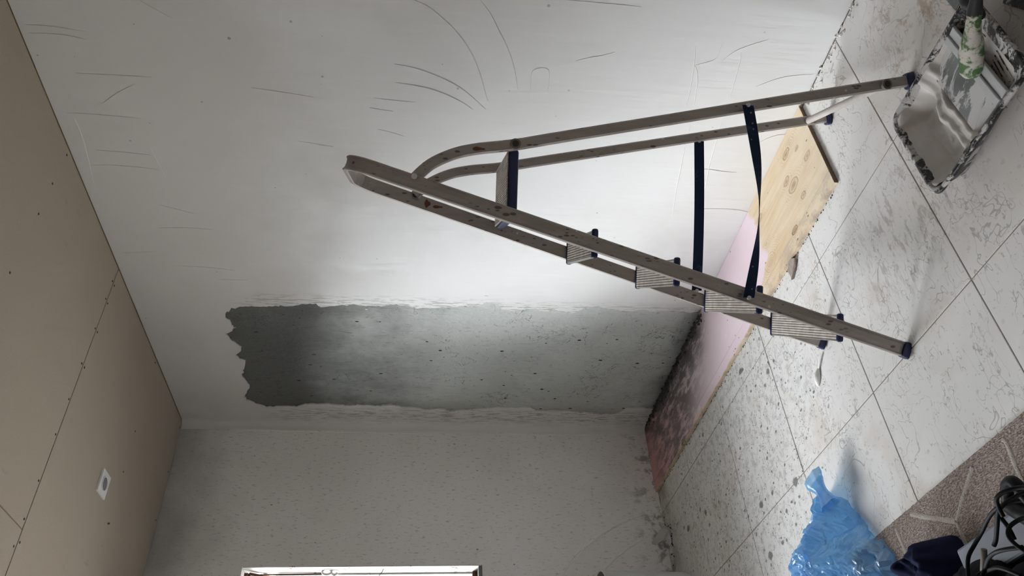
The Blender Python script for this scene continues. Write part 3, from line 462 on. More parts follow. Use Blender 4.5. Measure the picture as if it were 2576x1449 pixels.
# windows: rusty steel frames with flaking white paint
def window(name, W, detail, label):
    x0, x1, z0, z1 = W; w = empty(name, (0, 0, 0)); tag(w, label, kind='structure')
    MB().box(x1 - 0.004, x1 + 0.0, 0.002, 0.125, z0 + 0.002, z1 - 0.002).build('reveal', 'flaking', w)
    MB().box(x0, x0 + 0.004, 0.002, 0.125, z0 + 0.002, z1 - 0.002).build('reveal', 'flaking', w)
    MB().box(x1 - 0.011, x1 - 0.004, 0.090, 0.115, z0 + 0.02, z1 - 0.015, 0.002).build('jamb', 'flaking', w)
    MB().box(x0 + 0.004, x0 + 0.026, 0.085, 0.115, z0 + 0.02, z1 - 0.015, 0.002).build('jamb', 'flaking', w)
    MB().box(x0 + 0.004, x1 - 0.004, 0.07, 0.12, z1 - 0.018, z1, 0.002).build('head', 'rust', w)
    MB().box(x0 + 0.004, x1 - 0.004, 0.0, 0.128, z0, z0 + 0.018, 0.003).build('sill', 'sill', w)
    MB().box(x0 + 0.006, x1 - 0.006, 0.07, 0.10, z0 + 0.018, z0 + 0.042, 0.002).build('bottom_rail', 'rust', w)
    zt = z1 - 0.145
    MB().box(x0 + 0.026, x1 - 0.026, 0.082, 0.118, zt - 0.013, zt + 0.013, 0.002).build('transom', 'rust', w)
    xm = (x0 + x1) / 2
    MB().box(xm - 0.015, xm + 0.015, 0.085, 0.115, z0 + 0.042, zt - 0.013, 0.002).build('mullion', 'flaking', w)
    for a, b in ((x0 + 0.026, xm - 0.015), (xm + 0.015, x1 - 0.011)):
        MB().box(a, b, 0.099, 0.102, z0 + 0.042, zt - 0.013).build('pane', 'glass', w)
    # hopper light above the transom, tilted open
    hp = MB(); a, b = x0 + 0.035, x1 - 0.016
    hp.add([(a, 0.11, zt + 0.02), (b, 0.11, zt + 0.02), (b, 0.05, z1 - 0.03), (a, 0.05, z1 - 0.03)], [(0, 1, 2, 3)])
    hp.build('pane', 'glass', w)
    for xx in (a, b): MB().tube([(xx, 0.112, zt + 0.016), (xx, 0.05, z1 - 0.028)], 0.007, 6).build('hopper_stile', 'rust', w)
    MB().tube([(a, 0.05, z1 - 0.028), (b, 0.05, z1 - 0.028)], 0.007, 6).build('hopper_rail', 'rust', w)
    if detail:
        MB().tube([(x1 - 0.012, 0.075, z1 - 0.03), (x1 - 0.010, 0.078, 1.80), (x1 - 0.008, 0.080, 1.71)], 0.0035, 6).build('stay_rod', 'rust', w)
        pts = [(x1 - 0.010 + 0.012 * math.cos(t), 0.05, 1.685 + 0.022 * math.sin(t)) for t in [k * math.pi / 6 for k in range(13)]]
        MB().tube(pts, 0.0055, 8).build('latch_loop', 'flaking', w)
        MB().tube([(x1 - 0.012, 0.06, 1.665), (x1 - 0.022, 0.062, 1.65), (x1 - 0.012, 0.06, 1.635)], 0.006, 8).build('latch_hook', 'flaking', w)
        MB().tube(smooth_path([(x1 + 0.008, 0.03, 1.415), (x1 - 0.02, 0.035, 1.425), (x1 - 0.05, 0.04, 1.455), (x1 - 0.075, 0.05, 1.50)], 4), 0.0016, 6).build('wire', 'rust', w)
    return w
window('window_1', WIN, True, 'steel window with flaking white paint and rusty tilted top light')
dr = empty('door_1', (0, 0, 0)); tag(dr, 'glazed steel balcony door further along the window wall', kind='structure')
x0, x1, z0, z1 = WIN2; xm = (x0 + x1) / 2
for a, b in ((x0, x0 + 0.04), (x1 - 0.04, x1)): MB().box(a, b, 0.08, 0.13, z0, z1, 0.002).build('jamb', 'flaking', dr)
MB().box(x0 + 0.04, x1 - 0.04, 0.08, 0.13, z1 - 0.04, z1, 0.002).build('head', 'flaking', dr)
MB().box(x0 + 0.04, x1 - 0.04, 0.08, 0.13, z0, z0 + 0.03, 0.002).build('threshold', 'sill', dr)
for a, b in ((x0 + 0.04, xm - 0.001), (xm + 0.001, x1 - 0.04)):
    lf = MB().box(a, a + 0.05, 0.085, 0.12, z0 + 0.032, z1 - 0.042, 0.002).build('leaf_stile', 'flaking', dr); MB().box(b - 0.05, b, 0.085, 0.12, z0 + 0.032, z1 - 0.042, 0.002).build('leaf_stile', 'flaking', dr)
    MB().box(a + 0.05, b - 0.05, 0.085, 0.12, z0 + 0.032, z0 + 0.16, 0.002).build('kick_rail', 'flaking', dr); MB().box(a + 0.05, b - 0.05, 0.085, 0.12, z1 - 0.10, z1 - 0.042, 0.002).build('top_rail', 'flaking', dr)
    MB().box(a + 0.05, b - 0.05, 0.1, 0.104, z0 + 0.16, z1 - 0.10).build('pane', 'glass', dr)
MB().tube([(xm + 0.03, 0.08, 1.02), (xm + 0.03, 0.04, 1.02), (xm + 0.12, 0.04, 1.02)], 0.008, 8).build('handle', 'steel', dr)

# ================================================================== STEP LADDER
LO = Vector((-0.60625, -2.2285, 0.0)); la = empty('step_ladder', LO, math.atan2(-0.62713, 0.77891))
tag(la, 'plaster-spattered aluminium step ladder with blue-capped treads in front of the white wall', 'ladder')
E0 = Vector((-0.349, 0, 0)); E1 = Vector((0.092, 0, 1.49)); ax = (E1 - E0).normalized(); LEN = (E1 - E0).length
nrm = Vector((ax.z, 0, -ax.x))               # broad direction of the rail section, lies in the side view
def halfw(s): return 0.213 - 0.052 * s / LEN
# front frame: one flattened channel bent over in a bow at the top
path = []; S_BOW = LEN - 0.075; R = 0.07
for k in range(13): s = 0.016 + (S_BOW - 0.016) * k / 12; path.append((-halfw(s), s))
wt = halfw(S_BOW)
for k in range(1, 9):
    a = math.pi - k / 8 * math.pi / 2; path.append((-wt + R + R * math.cos(a), S_BOW + R * math.sin(a)))
path += [(-w, s) for w, s in path[::-1]]
prof = [(-0.007, -0.018), (-0.0035, -0.0195), (0.0055, -0.0195), (0.0085, -0.0165), (0.0045, -0.011), (0.0035, 0.0), (0.0045, 0.011), (0.0085, 0.0165), (0.0055, 0.0195), (-0.0035, 0.0195), (-0.007, 0.018), (-0.0085, 0.0)]
rings = []
for i, (w, s) in enumerate(path):
    a = path[max(i - 1, 0)]; b = path[min(i + 1, len(path) - 1)]
    t = Vector((b[0] - a[0], b[1] - a[1])).normalized(); out = Vector((-t.y, t.x))       # outward in the plane of the frame
    c = E0 + ax * s + Vector((0, w, 0)); od = Vector((0, out.x, 0)) + ax * out.y
    rings.append([c + od * p + nrm * q for p, q in prof])
MB().loft(rings, True, True, False).build('front_frame', 'alu', la)
def cap_foot(c, dirv, name='foot_cap'):
    c = Vector(c); d = Vector(dirv).normalized(); y = Vector((0, 1, 0)); x = y.cross(d).normalized(); z0 = c
    rr = []
    for t, k in ((0.0, 1.15), (0.005, 1.12), (0.016, 1.1), (0.020, 1.04)):
        p = z0 + d * t; rr.append([p + x * a * k + y * b * k for a, b in ((-0.017, -0.010), (0.017, -0.010), (0.0195, -0.006), (0.0195, 0.006), (0.017, 0.010), (-0.017, 0.010), (-0.0195, 0.006), (-0.0195, -0.006))])
    return MB().loft(rr, True, True, False).build(name, 'blue_plastic', la)
for sg in (-1, 1): cap_foot(E0 + Vector((0.0, sg * halfw(0), 0.0)), ax)
# rear legs: flat tubes curving forward to the pivot
BK = [(0.3715, 0.014), (0.30, 0.355), (0.235, 0.66), (0.178, 0.93), (0.150, 1.06), (0.135, 1.155), (0.119, 1.215), (0.090, 1.272), (0.052, 1.312)]
for sg in (-1, 1):
    pts = smooth_path([(d, sg * (0.207 - 0.052 * z / 1.3), z) for d, z in BK], 5); rr = []
    for i, p in enumerate(pts):
        t = (pts[min(i + 1, len(pts) - 1)] - pts[max(i - 1, 0)]).normalized(); y = Vector((0, 1, 0)); x = y.cross(t).normalized()
        rr.append([p + x * a + y * b for a, b in ((-0.011, -0.0085), (0.011, -0.0085), (0.0145, -0.004), (0.0145, 0.004), (0.011, 0.0085), (-0.011, 0.0085), (-0.0145, 0.004), (-0.0145, -0.004))])
    MB().loft(rr, True, True, False).build('rear_leg', 'alu', la)
    cap_foot((0.374, sg * 0.207, 0.0), (-0.22, 0, 1))
    z0 = 1.312; MB().tube([(0.054, sg * 0.150, 1.312), (0.054, sg * 0.179, 1.312)], 0.0075, 14).build('pivot_rivet', 'steel' if sg < 0 else 'dark_hole', la)
# cross rung between the rear legs and its bushings
MB().tube([(0.356, -0.205, 0.082), (0.356, 0.205, 0.082)], 0.0105, 14).build('cross_rung', 'white_rung', la)
def bushing(d, z, w):
    o = MB().tube([(d, w, z), (d, w - 0.010, z)], 0.0135, 18).build('bushing', 'ring', la)
    MB().tube([(d, w - 0.0095, z), (d, w - 0.0108, z)], 0.0085, 16).build('bore', 'dark_hole', o)
bushing(0.354, 0.082, -0.214); bushing(0.150, 1.060, -0.171)
# platform with navy shell and ribbed top
pl = MB().box(-0.036, 0.142, -0.145, 0.150, 1.046, 1.072, 0.006).build('platform', 'blue_plastic', la)
MB().box(-0.030, 0.137, -0.142, 0.147, 1.072, 1.076, 0.0015).build('platform_top', 'tread', pl)
# treads with plastic end caps
for zt, dm in ((0.852, -0.0945), (0.634, -0.1605), (0.411, -0.226), (0.190, -0.2925)):
    s = zt / ax.z; hw = halfw(s) - 0.012
    t = MB().box(dm - 0.034, dm + 0.034, -hw, hw, zt - 0.014, zt, 0.002).build('tread', 'tread', la)
    MB().box(dm - 0.0362, dm - 0.0336, -hw + 0.012, hw - 0.012, zt - 0.013, zt + 0.001, 0.0008).build('nosing', 'steel', t)
    for sg in (-1, 1):
        MB().box(dm - 0.038, dm + 0.038, sg * hw - 0.007, sg * hw + 0.007, zt - 0.015, zt + 0.002, 0.0055).build('end_cap', 'blue_plastic', t)
# safety straps
def strap(w, sag, twist, d0, d1, z0, z1, wid):
    K = 36; rr = []
    for k in range(K + 1):
        t = k / K; d = d0 + (d1 - d0) * t; z = z0 + (z1 - z0) * t - sag * math.sin(math.pi * t); a = twist * (0.5 - 0.5 * math.cos(math.pi * min(1, max(0, (t - 0.12) / 0.7))))
        a = twist * math.exp(-((t - 0.56) / 0.26) ** 2) if twist else 0.0
        u = Vector((0, math.sin(a), math.cos(a))); nn = Vector((0, math.cos(a), -math.sin(a))); c = Vector((d, w, z))
        rr.append([c + u * wid / 2 * p + nn * 0.0009 * q for p, q in ((-1, -1), (1, -1), (1, 1), (-1, 1))])
    o = MB().loft(rr, True, True, False).build('strap', 'strap', la)
    for d, z in ((d0, z0), (d1, z1)): MB().tube([(d, w - 0.004, z), (d, w + 0.001, z)], 0.0055, 12).build('rivet', 'steel', o)
strap(-0.2165, 0.030, -1.15, 0.276, -0.222, 0.462, 0.447, 0.030)
strap(0.186, 0.004, 0.0, 0.268, -0.197, 0.443, 0.438, 0.031)
# old paint marks on the frame
for (c, sz) in (((0.1335, -0.1702, 1.152), (0.011, 0.032)), ((0.030, 0.1592, 1.275), (0.026, 0.018)), ((0.022, 0.1605, 1.245), (0.010, 0.030))):
    v = [(c[0] + sz[0] * math.cos(a) * (0.8 + .3 * math.sin(3 * a)) * 0.5, c[1], c[2] + sz[1] * math.sin(a) * 0.5) for a in [k * math.pi / 7 for k in range(14)]]
    MB().loft([v, [(x, y - 0.0012, z) for x, y, z in v]], True, True, False).build('paint_mark', 'rust_paint', la)

# ================================================================== BOARD ON THE FLOOR
bd = empty('plywood_board', (-0.2, -1.1, 0)); tag(bd, 'long knotty plywood board on the floor along the wall, part painted pink', 'board')
def slab(name, x0, x1, y0, y1, mat, parent, off, rag=0.0):
    K = 60; L = []
    for k in range(K + 1):
        t = k / K; y = y0 + (y1 - y0) * t; L.append((x0 + rag * fbm((y, 1, 2), 9, 4), y))
    out = L + [(x1, y1), (x1, y0)]
    v = [(x - off[0], y - off[1], z) for z in (0.0006, 0.0130) for x, y in out]; m = len(out)
    return MB().add(v, [list(range(m))[::-1], list(range(m, 2 * m))] + [(i, (i + 1) % m, m + (i + 1) % m, m + i) for i in range(m)]).build(name, mat, parent)
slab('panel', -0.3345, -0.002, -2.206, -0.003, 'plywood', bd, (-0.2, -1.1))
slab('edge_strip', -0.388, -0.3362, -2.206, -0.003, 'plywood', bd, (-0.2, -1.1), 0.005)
MB().box(-0.386 + 0.2, -0.006 + 0.2, -2.2085 + 1.1, -2.2062 + 1.1, 0.0006, 0.0115).build('end_edge', 'ply_edge', bd)
# ================================================================== PAINT TRAY WITH PLASTER AND KNIVES
TX0, TX1, TYN, TYF = -0.833, -0.532, -2.925, -2.552      # outer rim in plan; TYF is the deep end nearer the ladder
RZ = 0.064; tr = empty('paint_tray', ((TX0 + TX1) / 2, (TYN + TYF) / 2, 0)); tag(tr, 'black plastic roller tray caked with plaster beside the rear ladder foot', 'paint tray')
tw, tl_ = (TX1 - TX0) / 2, (TYF - TYN) / 2
def tray_floor(v): return 0.008 if v > 0.02 else 0.008 + (0.02 - v) / (0.02 + tl_ - 0.03) * 0.046
def rrect(hx, hy, r, z, cx=0, cy=0, seg=5):
    out = []
    for qx, qy, a0 in ((1, 1, 0), (-1, 1, 90), (-1, -1, 180), (1, -1, 270)):
        for k in range(seg + 1):
            a = math.radians(a0 + 90 * k / seg); out.append((cx + qx * (hx - r) + r * math.cos(a), cy + qy * (hy - r) + r * math.sin(a), z))
    return out
def zf(ring, base): return [(x, y, max(base, tray_floor(y) - 0.004) if base is not None else tray_floor(y)) for x, y, _ in ring]
rings = [zf(rrect(tw - 0.034, tl_ - 0.034, 0.03, 0), 0.0), rrect(tw - 0.012, tl_ - 0.012, 0.03, RZ - 0.012), rrect(tw + 0.0, tl_ + 0.0, 0.034, RZ - 0.009), rrect(tw, tl_, 0.034, RZ - 0.002), rrect(tw - 0.003, tl_ - 0.003, 0.033, RZ), rrect(tw - 0.010, tl_ - 0.010, 0.03, RZ), rrect(tw - 0.013, tl_ - 0.013, 0.03, RZ - 0.004), zf(rrect(tw - 0.036, tl_ - 0.036, 0.028, 0), None)]
MB().loft(rings, True, False, True).build('tray_shell', 'tray', tr)
gx = [-(tw - 0.034) + k * 2 * (tw - 0.034) / 12 for k in range(13)]; gy = [-(tl_ - 0.034) + k * 2 * (tl_ - 0.034) / 30 for k in range(31)]
v = [(x, y, tray_floor(y) + 0.0005) for y in gy for x in gx]
MB().add(v, [(i * 13 + j, i * 13 + j + 1, (i + 1) * 13 + j + 1, (i + 1) * 13 + j) for i in range(30) for j in range(12)], True).build('tray_floor', 'wet', tr)
for k in range(13):                          # ribs of the ramp, in two slanting banks
    for sg in (-1, 1):
        y0 = -0.145 + k * 0.0115
        a = (sg * 0.028, y0, tray_floor(y0) + 0.0012); b = (sg * 0.108, y0 + 0.012, tray_floor(y0 + 0.012) + 0.0012)
        MB().tube([a, b], 0.0016, 5).build('rib', 'tray', tr)
# lumpy wet plaster in the deep end (cannot be counted)
v = []; NX, NY = 56, 56
for i in range(NY):
    for j in range(NX):
        s = -1 + 2 * j / (NX - 1); y = -0.075 + (tl_ - 0.013 + 0.075) * i / (NY - 1)
        bank = max(0.0, abs(s) - 0.72) / 0.28; far = max(0, (y - (tl_ - 0.06)) / 0.06)
        x = s * (tw - 0.030 + 0.014 * max(bank, min(1, far)) * (1 - 0.8 * min(bank, min(1, far))))
        _hx, _hy, _r = tw - 0.0145, tl_ - 0.0135, 0.032; _qx, _qy = abs(x) - (_hx - _r), y - (_hy - _r)
        if _qx > 0 and _qy > 0 and math.hypot(_qx, _qy) > _r:
            _k = _r / math.hypot(_qx, _qy); x = math.copysign(_hx - _r + _qx * _k, x); y = _hy - _r + _qy * _k
        ywave = 0.060 + 0.012 * math.sin(x * 21 + 0.8) + 0.03 * fbm((x, 0, 3), 6, 3)
        crest = math.exp(-((y - ywave + 0.034) / 0.012) ** 2) * 0.020 + math.exp(-((y - ywave) / 0.012) ** 2) * 0.013 + 0.005 * math.exp(-((y - ywave + 0.016) / 0.004) ** 2) - 0.006 * (y > ywave + 0.012)
        z = 0.019 + crest + (0.036 * bank ** 1.4 if s > 0 else 0.030 * bank ** 1.6) + 0.056 * far ** 1.2 + 0.0035 * fbm((x, y, 0), 16, 4)
        if i == 0: z = tray_floor(y) + 0.0015
        v.append((x, y, min(RZ - 0.003 + 0.0015 * fbm((x, y, 7), 40, 2), max(z, tray_floor(y) + 0.001))))
wp = MB().add(v, [(i * NX + j, i * NX + j + 1, (i + 1) * NX + j + 1, (i + 1) * NX + j) for i in range(NY - 1) for j in range(NX - 1)], True).build('wet_plaster', 'wet', None, loc=tuple(tr.location))
tag(wp, 'wet grey-white plaster in the deep end of the tray', 'plaster', kind='stuff')
# wide plaster knife lying across the ramp
kn = empty('plaster_knife', (-0.684, -2.815, 0.052)); tag(kn, 'wide plaster knife with green and white grip lying across the tray', 'putty knife')
kn.rotation_euler = (math.radians(-8), 0, math.radians(2))
MB().box(-0.125, 0.125, 0.0, 0.100, -0.0012, 0.0004).build('blade', 'blade', kn)
MB().box(-0.130, 0.130, -0.012, 0.006, -0.004, 0.010, 0.002).build('blade_rail', 'blade_bar', kn)
MB().box(-0.131, 0.131, -0.036, -0.013, -0.003, 0.006, 0.002).build('back_strip', 'blade_bar', kn)
g = smooth_path([(-0.012, -0.005, 0.012), (-0.016, -0.040, 0.030), (-0.020, -0.075, 0.046), (-0.020, -0.110, 0.058), (-0.016, -0.140, 0.066), (-0.012, -0.158, 0.070)], 4)
rr = [0.020 + 0.006 * math.sin(i / (len(g) - 1) * math.pi * 1.6 + 0.4) - (0.008 if i > len(g) - 3 else 0) + 0.0015 * random.uniform(-1, 1) for i in range(len(g))]
gr_ = MB().tube(g, rr, 14).build('grip', 'grip', kn)
MB().tube([(-0.013, -0.150, 0.068), (-0.008, -0.185, 0.076)], [0.016, 0.012], 12).build('grip_end', 'black_grip', kn)
k2 = empty('putty_knife', (-0.590, -2.918, 0.060)); tag(k2, 'black-handled putty knife over the far corner of the tray', 'putty knife')
k2.rotation_euler = (0, math.radians(3), math.radians(4))
g = smooth_path([(-0.05, 0, 0.016), (-0.02, 0, 0.018), (0.02, 0.002, 0.018), (0.055, 0.0, 0.016)], 4)
MB().tube(g, [0.010 + 0.005 * math.sin(i * 0.6) ** 2 for i in range(len(g))], 10).build('handle', 'black_grip', k2)
MB().box(0.05, 0.115, -0.035, 0.035, 0.0125, 0.0145).build('blade', 'blade', k2)
k3 = empty('plaster_float', (-0.610, -2.985, 0.0)); tag(k3, 'beige and black tool just behind the far end of the tray', 'float')
k3.rotation_euler = (0, 0, math.radians(20))
MB().box(-0.075, 0.035, -0.045, 0.045, 0.0, 0.014, 0.005).build('float_plate', 'black_grip', k3)
MB().tube(smooth_path([(-0.065, 0, 0.016), (-0.055, 0, 0.042), (-0.02, 0, 0.050), (0.015, 0, 0.042), (0.025, 0, 0.016)], 4), 0.014, 12).build('handle', 'beige_plastic', k3)

# ================================================================== BLUE PLASTIC BAG
BC = Vector((-1.40, -1.56, 0.0)); bag = empty('plastic_bag', BC); tag(bag, 'crumpled translucent blue plastic bag on the floor by the brown rug', 'plastic bag')
OUT = [(-1.185, -1.675), (-1.25, -1.700), (-1.335, -1.752), (-1.43, -1.815), (-1.60, -1.90), (-1.76, -1.80), (-1.80, -1.55), (-1.70, -1.30), (-1.52, -1.10), (-1.33, -1.13), (-1.225, -1.28), (-1.19, -1.40), (-1.150, -1.52), (-1.135, -1.62)]
ang = sorted(((math.atan2(y - BC.y, x - BC.x), math.hypot(x - BC.x, y - BC.y)) for x, y in OUT))
def Rad(a):
    for i in range(len(ang)):
        a0, r0_ = ang[i]; a1, r1_ = ang[(i + 1) % len(ang)]
        if i == len(ang) - 1: a1 += 2 * math.pi
        for aa in (a, a + 2 * math.pi):
            if a0 <= aa <= a1: t = (aa - a0) / (a1 - a0); return r0_ + (r1_ - r0_) * (t * t * (3 - 2 * t))
    return ang[0][1]
NA, NR = 120, 38; v = []; aneck = math.atan2(-1.655 - BC.y, -1.15 - BC.x)
def crease(p, s): return 1 - abs(mnoise.noise(Vector(p) * s)) * 2.2
for i in range(NR + 1):
    r = 0.02 + 0.98 * i / NR
    for j in range(NA):
        a = -math.pi + 2 * math.pi * j / NA; R_ = Rad(a) * (1 + 0.035 * fbm((math.cos(a), math.sin(a), 1), 5, 3))
        x, y = R_ * r * math.cos(a), R_ * r * math.sin(a)
        da = (a - aneck + math.pi) % (2 * math.pi) - math.pi
        hh = 0.135 * (1 - r ** 1.7) + 0.070 * math.exp(-(da / 0.16) ** 2) * min(1.0, r * 1.3) + 0.045 * math.exp(-((da + 0.75) / 0.30) ** 2) * math.sin(math.pi * r)
        env = min(1, (1 - r) * 5) * 0.85 + 0.15
        warp = 0.03 * fbm((x, y, 5), 5, 2)
        hh += env * (0.040 * crease((x + warp, y * 0.7, 0.3), 7) - 0.028 + 0.024 * crease((x * 1.5, y * .8 + warp, 2.3), 15) - 0.014 + 0.010 * crease((x, y, 4.3), 34))
        v.append((x, y, max(hh, 0.0105 if i < NR else 0.0095)))
fs = [(i * NA + j, i * NA + (j + 1) % NA, (i + 1) * NA + (j + 1) % NA, (i + 1) * NA + j) for i in range(NR) for j in range(NA)] + [tuple(range(NA))]
MB().add([(x + random.uniform(-.003, .003), y + random.uniform(-.003, .003), z) for x, y, z in v], fs, False).build('bag_body', 'film', bag)
# the open neck, a limp tube raised off the floor
cen = [(-1.215, -1.672, 0.060), (-1.185, -1.668, 0.066), (-1.160, -1.663, 0.070), (-1.135, -1.657, 0.074), (-1.115, -1.652, 0.076)]; cen = smooth_path(cen, 5); rings = []
for i, p in enumerate(cen):
    t = i / (len(cen) - 1); w1 = 0.040 - 0.020 * math.sin(math.pi * min(1, t * 1.3)) + 0.006 * t; w2 = 0.026 - 0.010 * math.sin(math.pi * min(1, t * 1.3)) - 0.008 * t
    tdir = (cen[min(i + 1, len(cen) - 1)] - cen[max(i - 1, 0)]).normalized(); sx = tdir.cross(Vector((0, 0, 1))).normalized(); uz = sx.cross(tdir)
    rings.append([p - BC + sx * w1 * math.cos(q) * (1 + 0.12 * math.sin(5 * q + 3 * t)) + uz * w2 * math.sin(q) * (1 + 0.15 * math.sin(4 * q)) for q in [k * 2 * math.pi / 26 for k in range(26)]])
MB().loft(rings, True, False, True).build('bag_neck', 'film', bag)

# ================================================================== RUG AND WHAT LIES ON IT
rg = empty('rug', (-1.70, -2.3, 0)); tag(rg, 'brown pile rug with cream trellis lines at the edge of the tiles', 'rug')
K = 120; edge = [(-1.345 + 0.0020 * fbm((0, k, 0), 0.9, 3), -1.60 - 1.6 * k / K) for k in range(K + 1)]
out = edge + [(-2.05, -3.2), (-2.05, -1.60)]; m = len(out); v = [(x + 1.70, y + 2.3, z) for z in (0.0004, 0.0085) for x, y in out]
MB().add(v, [list(range(m))[::-1], list(range(m, 2 * m))] + [(i, (i + 1) % m, m + (i + 1) % m, m + i) for i in range(m)]).build('pile', 'rug', rg)
def ribbon(pts, wd):
    pts = smooth_path([(x, y, 0) for x, y in pts], 4); vs = []; fs = []
    for i, p in enumerate(pts):
        t = (pts[min(i + 1, len(pts) - 1)] - pts[max(i - 1, 0)]).normalized(); nn = Vector((-t.y, t.x, 0)); w_ = wd * (1 + 0.25 * fbm((p.x, p.y, 0), 40, 2))
        for q, z in ((p - nn * w_, 0.0082), (p - nn * w_ * .6, 0.0102), (p + nn * w_ * .6, 0.0102), (p + nn * w_, 0.0082)): vs.append((q.x + 1.70, q.y + 2.3, z))
    for i in range(len(pts) - 1):
        for j in range(3): a = i * 4 + j; fs.append((a, a + 1, a + 5, a + 4))
    MB().add(vs, fs, True).build('cream_line', 'cream', rg)
for l in ([(-1.367, -2.216), (-1.405, -2.152), (-1.444, -2.089)], [(-1.359, -1.939), (-1.40, -2.01), (-1.444, -2.089)], [(-1.444, -2.089), (-1.53, -2.088)], [(-1.364, -1.856), (-1.41, -1.86), (-1.50, -1.866)], [(-1.362, -2.335), (-1.374, -2.342), (-1.43, -2.335), (-1.52, -2.33)], [(-1.364, -1.66), (-1.40, -1.71), (-1.46, -1.79)], [(-1.372, -2.46), (-1.41, -2.53), (-1.45, -2.60)]): ribbon(l, 0.0066)
cs = empty('tool_case', (-1.572, -2.40, 0.0085)); tag(cs, 'narrow blue-grey plastic case on the brown rug under the black cables', 'case')
MB().box(-0.040, 0.040, -0.26, 0.26, 0.0, 0.036, 0.006).build('case_base', 'grey_plastic', cs)
MB().box(-0.040, 0.040, -0.26, 0.26, 0.038, 0.072, 0.006).build('case_lid', 'grey_plastic', cs)
MB().box(0.039, 0.047, -0.05, 0.05, 0.030, 0.044, 0.002).build('latch', 'black_plastic', cs)
# soft tool bag: navy flap over a black body
tb = empty('tool_bag', (-1.66, -2.07, 0.0085)); tag(tb, 'slumped black and navy cloth tool bag on the rug beside the blue plastic bag', 'bag')
def heap(name, outline, peak, mat, parent, off, amp, seed, z0=0.001):
    cx = sum(p[0] for p in outline) / len(outline); cy = sum(p[1] for p in outline) / len(outline)
    an = sorted((math.atan2(y - cy, x - cx), math.hypot(x - cx, y - cy)) for x, y in outline); v = []; A_, R2 = 64, 16
    def rad_(a):
        for i in range(len(an)):
            a0, r_0 = an[i]; a1, r_1 = an[(i + 1) % len(an)]
            if i == len(an) - 1: a1 += 2 * math.pi
            for aa in (a, a + 2 * math.pi):
                if a0 <= aa <= a1: return r_0 + (r_1 - r_0) * (aa - a0) / (a1 - a0)
        return an[0][1]
    for i in range(R2 + 1):
        r = 0.03 + 0.97 * i / R2
        for j in range(A_):
            a = -math.pi + 2 * math.pi * j / A_; q = rad_(a) * r; x, y = cx + q * math.cos(a), cy + q * math.sin(a)
            h = peak * (1 - r ** 4) + amp * fbm((x, y, seed), 13, 3) * (1 - r ** 6)
            v.append((x - off[0], y - off[1], max(h, 0.0) + z0))
    return MB().add(v, [(i * A_ + j, i * A_ + (j + 1) % A_, (i + 1) * A_ + (j + 1) % A_, (i + 1) * A_ + j) for i in range(R2) for j in range(A_)] + [tuple(range(A_))], True).build(name, mat, parent)
heap('bag_cloth', [(-1.618, -2.45), (-1.618, -2.30), (-1.618, -2.145), (-1.545, -2.12), (-1.53, -2.08), (-1.55, -1.98), (-1.66, -1.93), (-1.80, -1.96), (-1.90, -2.10), (-1.92, -2.35), (-1.86, -2.55), (-1.70, -2.58)], 0.125, 'black_cloth', tb, (-1.66, -2.07), 0.03, 3)
heap('navy_flap', [(-1.475, -2.075), (-1.455, -2.02), (-1.46, -1.93), (-1.52, -1.86), (-1.62, -1.86), (-1.66, -1.95), (-1.58, -2.06), (-1.53, -2.09)], 0.075, 'navy_cloth', tb, (-1.66, -2.07), 0.060, 9)
# power tool: dark body, curved handle
pt = empty('power_tool', (-1.66, -2.36, 0.082)); tag(pt, 'black power tool with a thick curved handle on the grey case', 'power tool')
def loc(p): return (p[0] + 1.66, p[1] + 2.36, p[2] - 0.082)
MB().tube([loc(p) for p in smooth_path([(-1.600, -2.480, 0.130), (-1.566, -2.478, 0.150), (-1.528, -2.466, 0.150), (-1.517, -2.440, 0.140), (-1.521, -2.414, 0.128), (-1.540, -2.395, 0.120)], 5)], 0.012, 14).build('handle', 'black_rubber', pt)
MB().tube([loc(p) for p in smooth_path([(-1.536, -2.388, 0.116), (-1.566, -2.420, 0.118), (-1.60, -2.455, 0.120), (-1.66, -2.51, 0.120)], 4)], [0.016, 0.018, 0.020, 0.021, 0.022, 0.023, 0.024, 0.026, 0.028, 0.030, 0.030, 0.030, 0.030], 18).build('body', 'black_plastic', pt)
MB().box(0.060, 0.118, -0.110, -0.050, 0.0, 0.022, 0.004).build('shoe', 'black_plastic', pt)
# coiled cord
cd = empty('power_cable', (-1.58, -2.34, 0.11)); tag(cd, 'tangled coil of thin black power cord over the grey case', 'cord')
ZS = [0.158, 0.200, 0.182, 0.170, 0.180, 0.176, 0.192]
for l, z in zip(CORDS[:7], ZS):
    k = (z - 0.13) / (1.2871 - 0.13)         # traced at one height; follow the sight line to the strand's own height
    pts = [(x + (CAM.x - x) * k + 1.58, y + (CAM.y - y) * k + 2.34, z - 0.11 + 0.010 * math.sin(i * 1.1 + z * 90)) for i, (x, y) in enumerate(l)]
    MB().tube(smooth_path(pts, 5), 0.0042, 8).build('cord_strand', 'black_rubber', cd)
MB().tube([(-1.592 + 1.58, -2.300 + 2.34, 0.030), (-1.625 + 1.58, -2.268 + 2.34, 0.026)], [0.0058, 0.0068], 10).build('strain_relief', 'ring', cd)

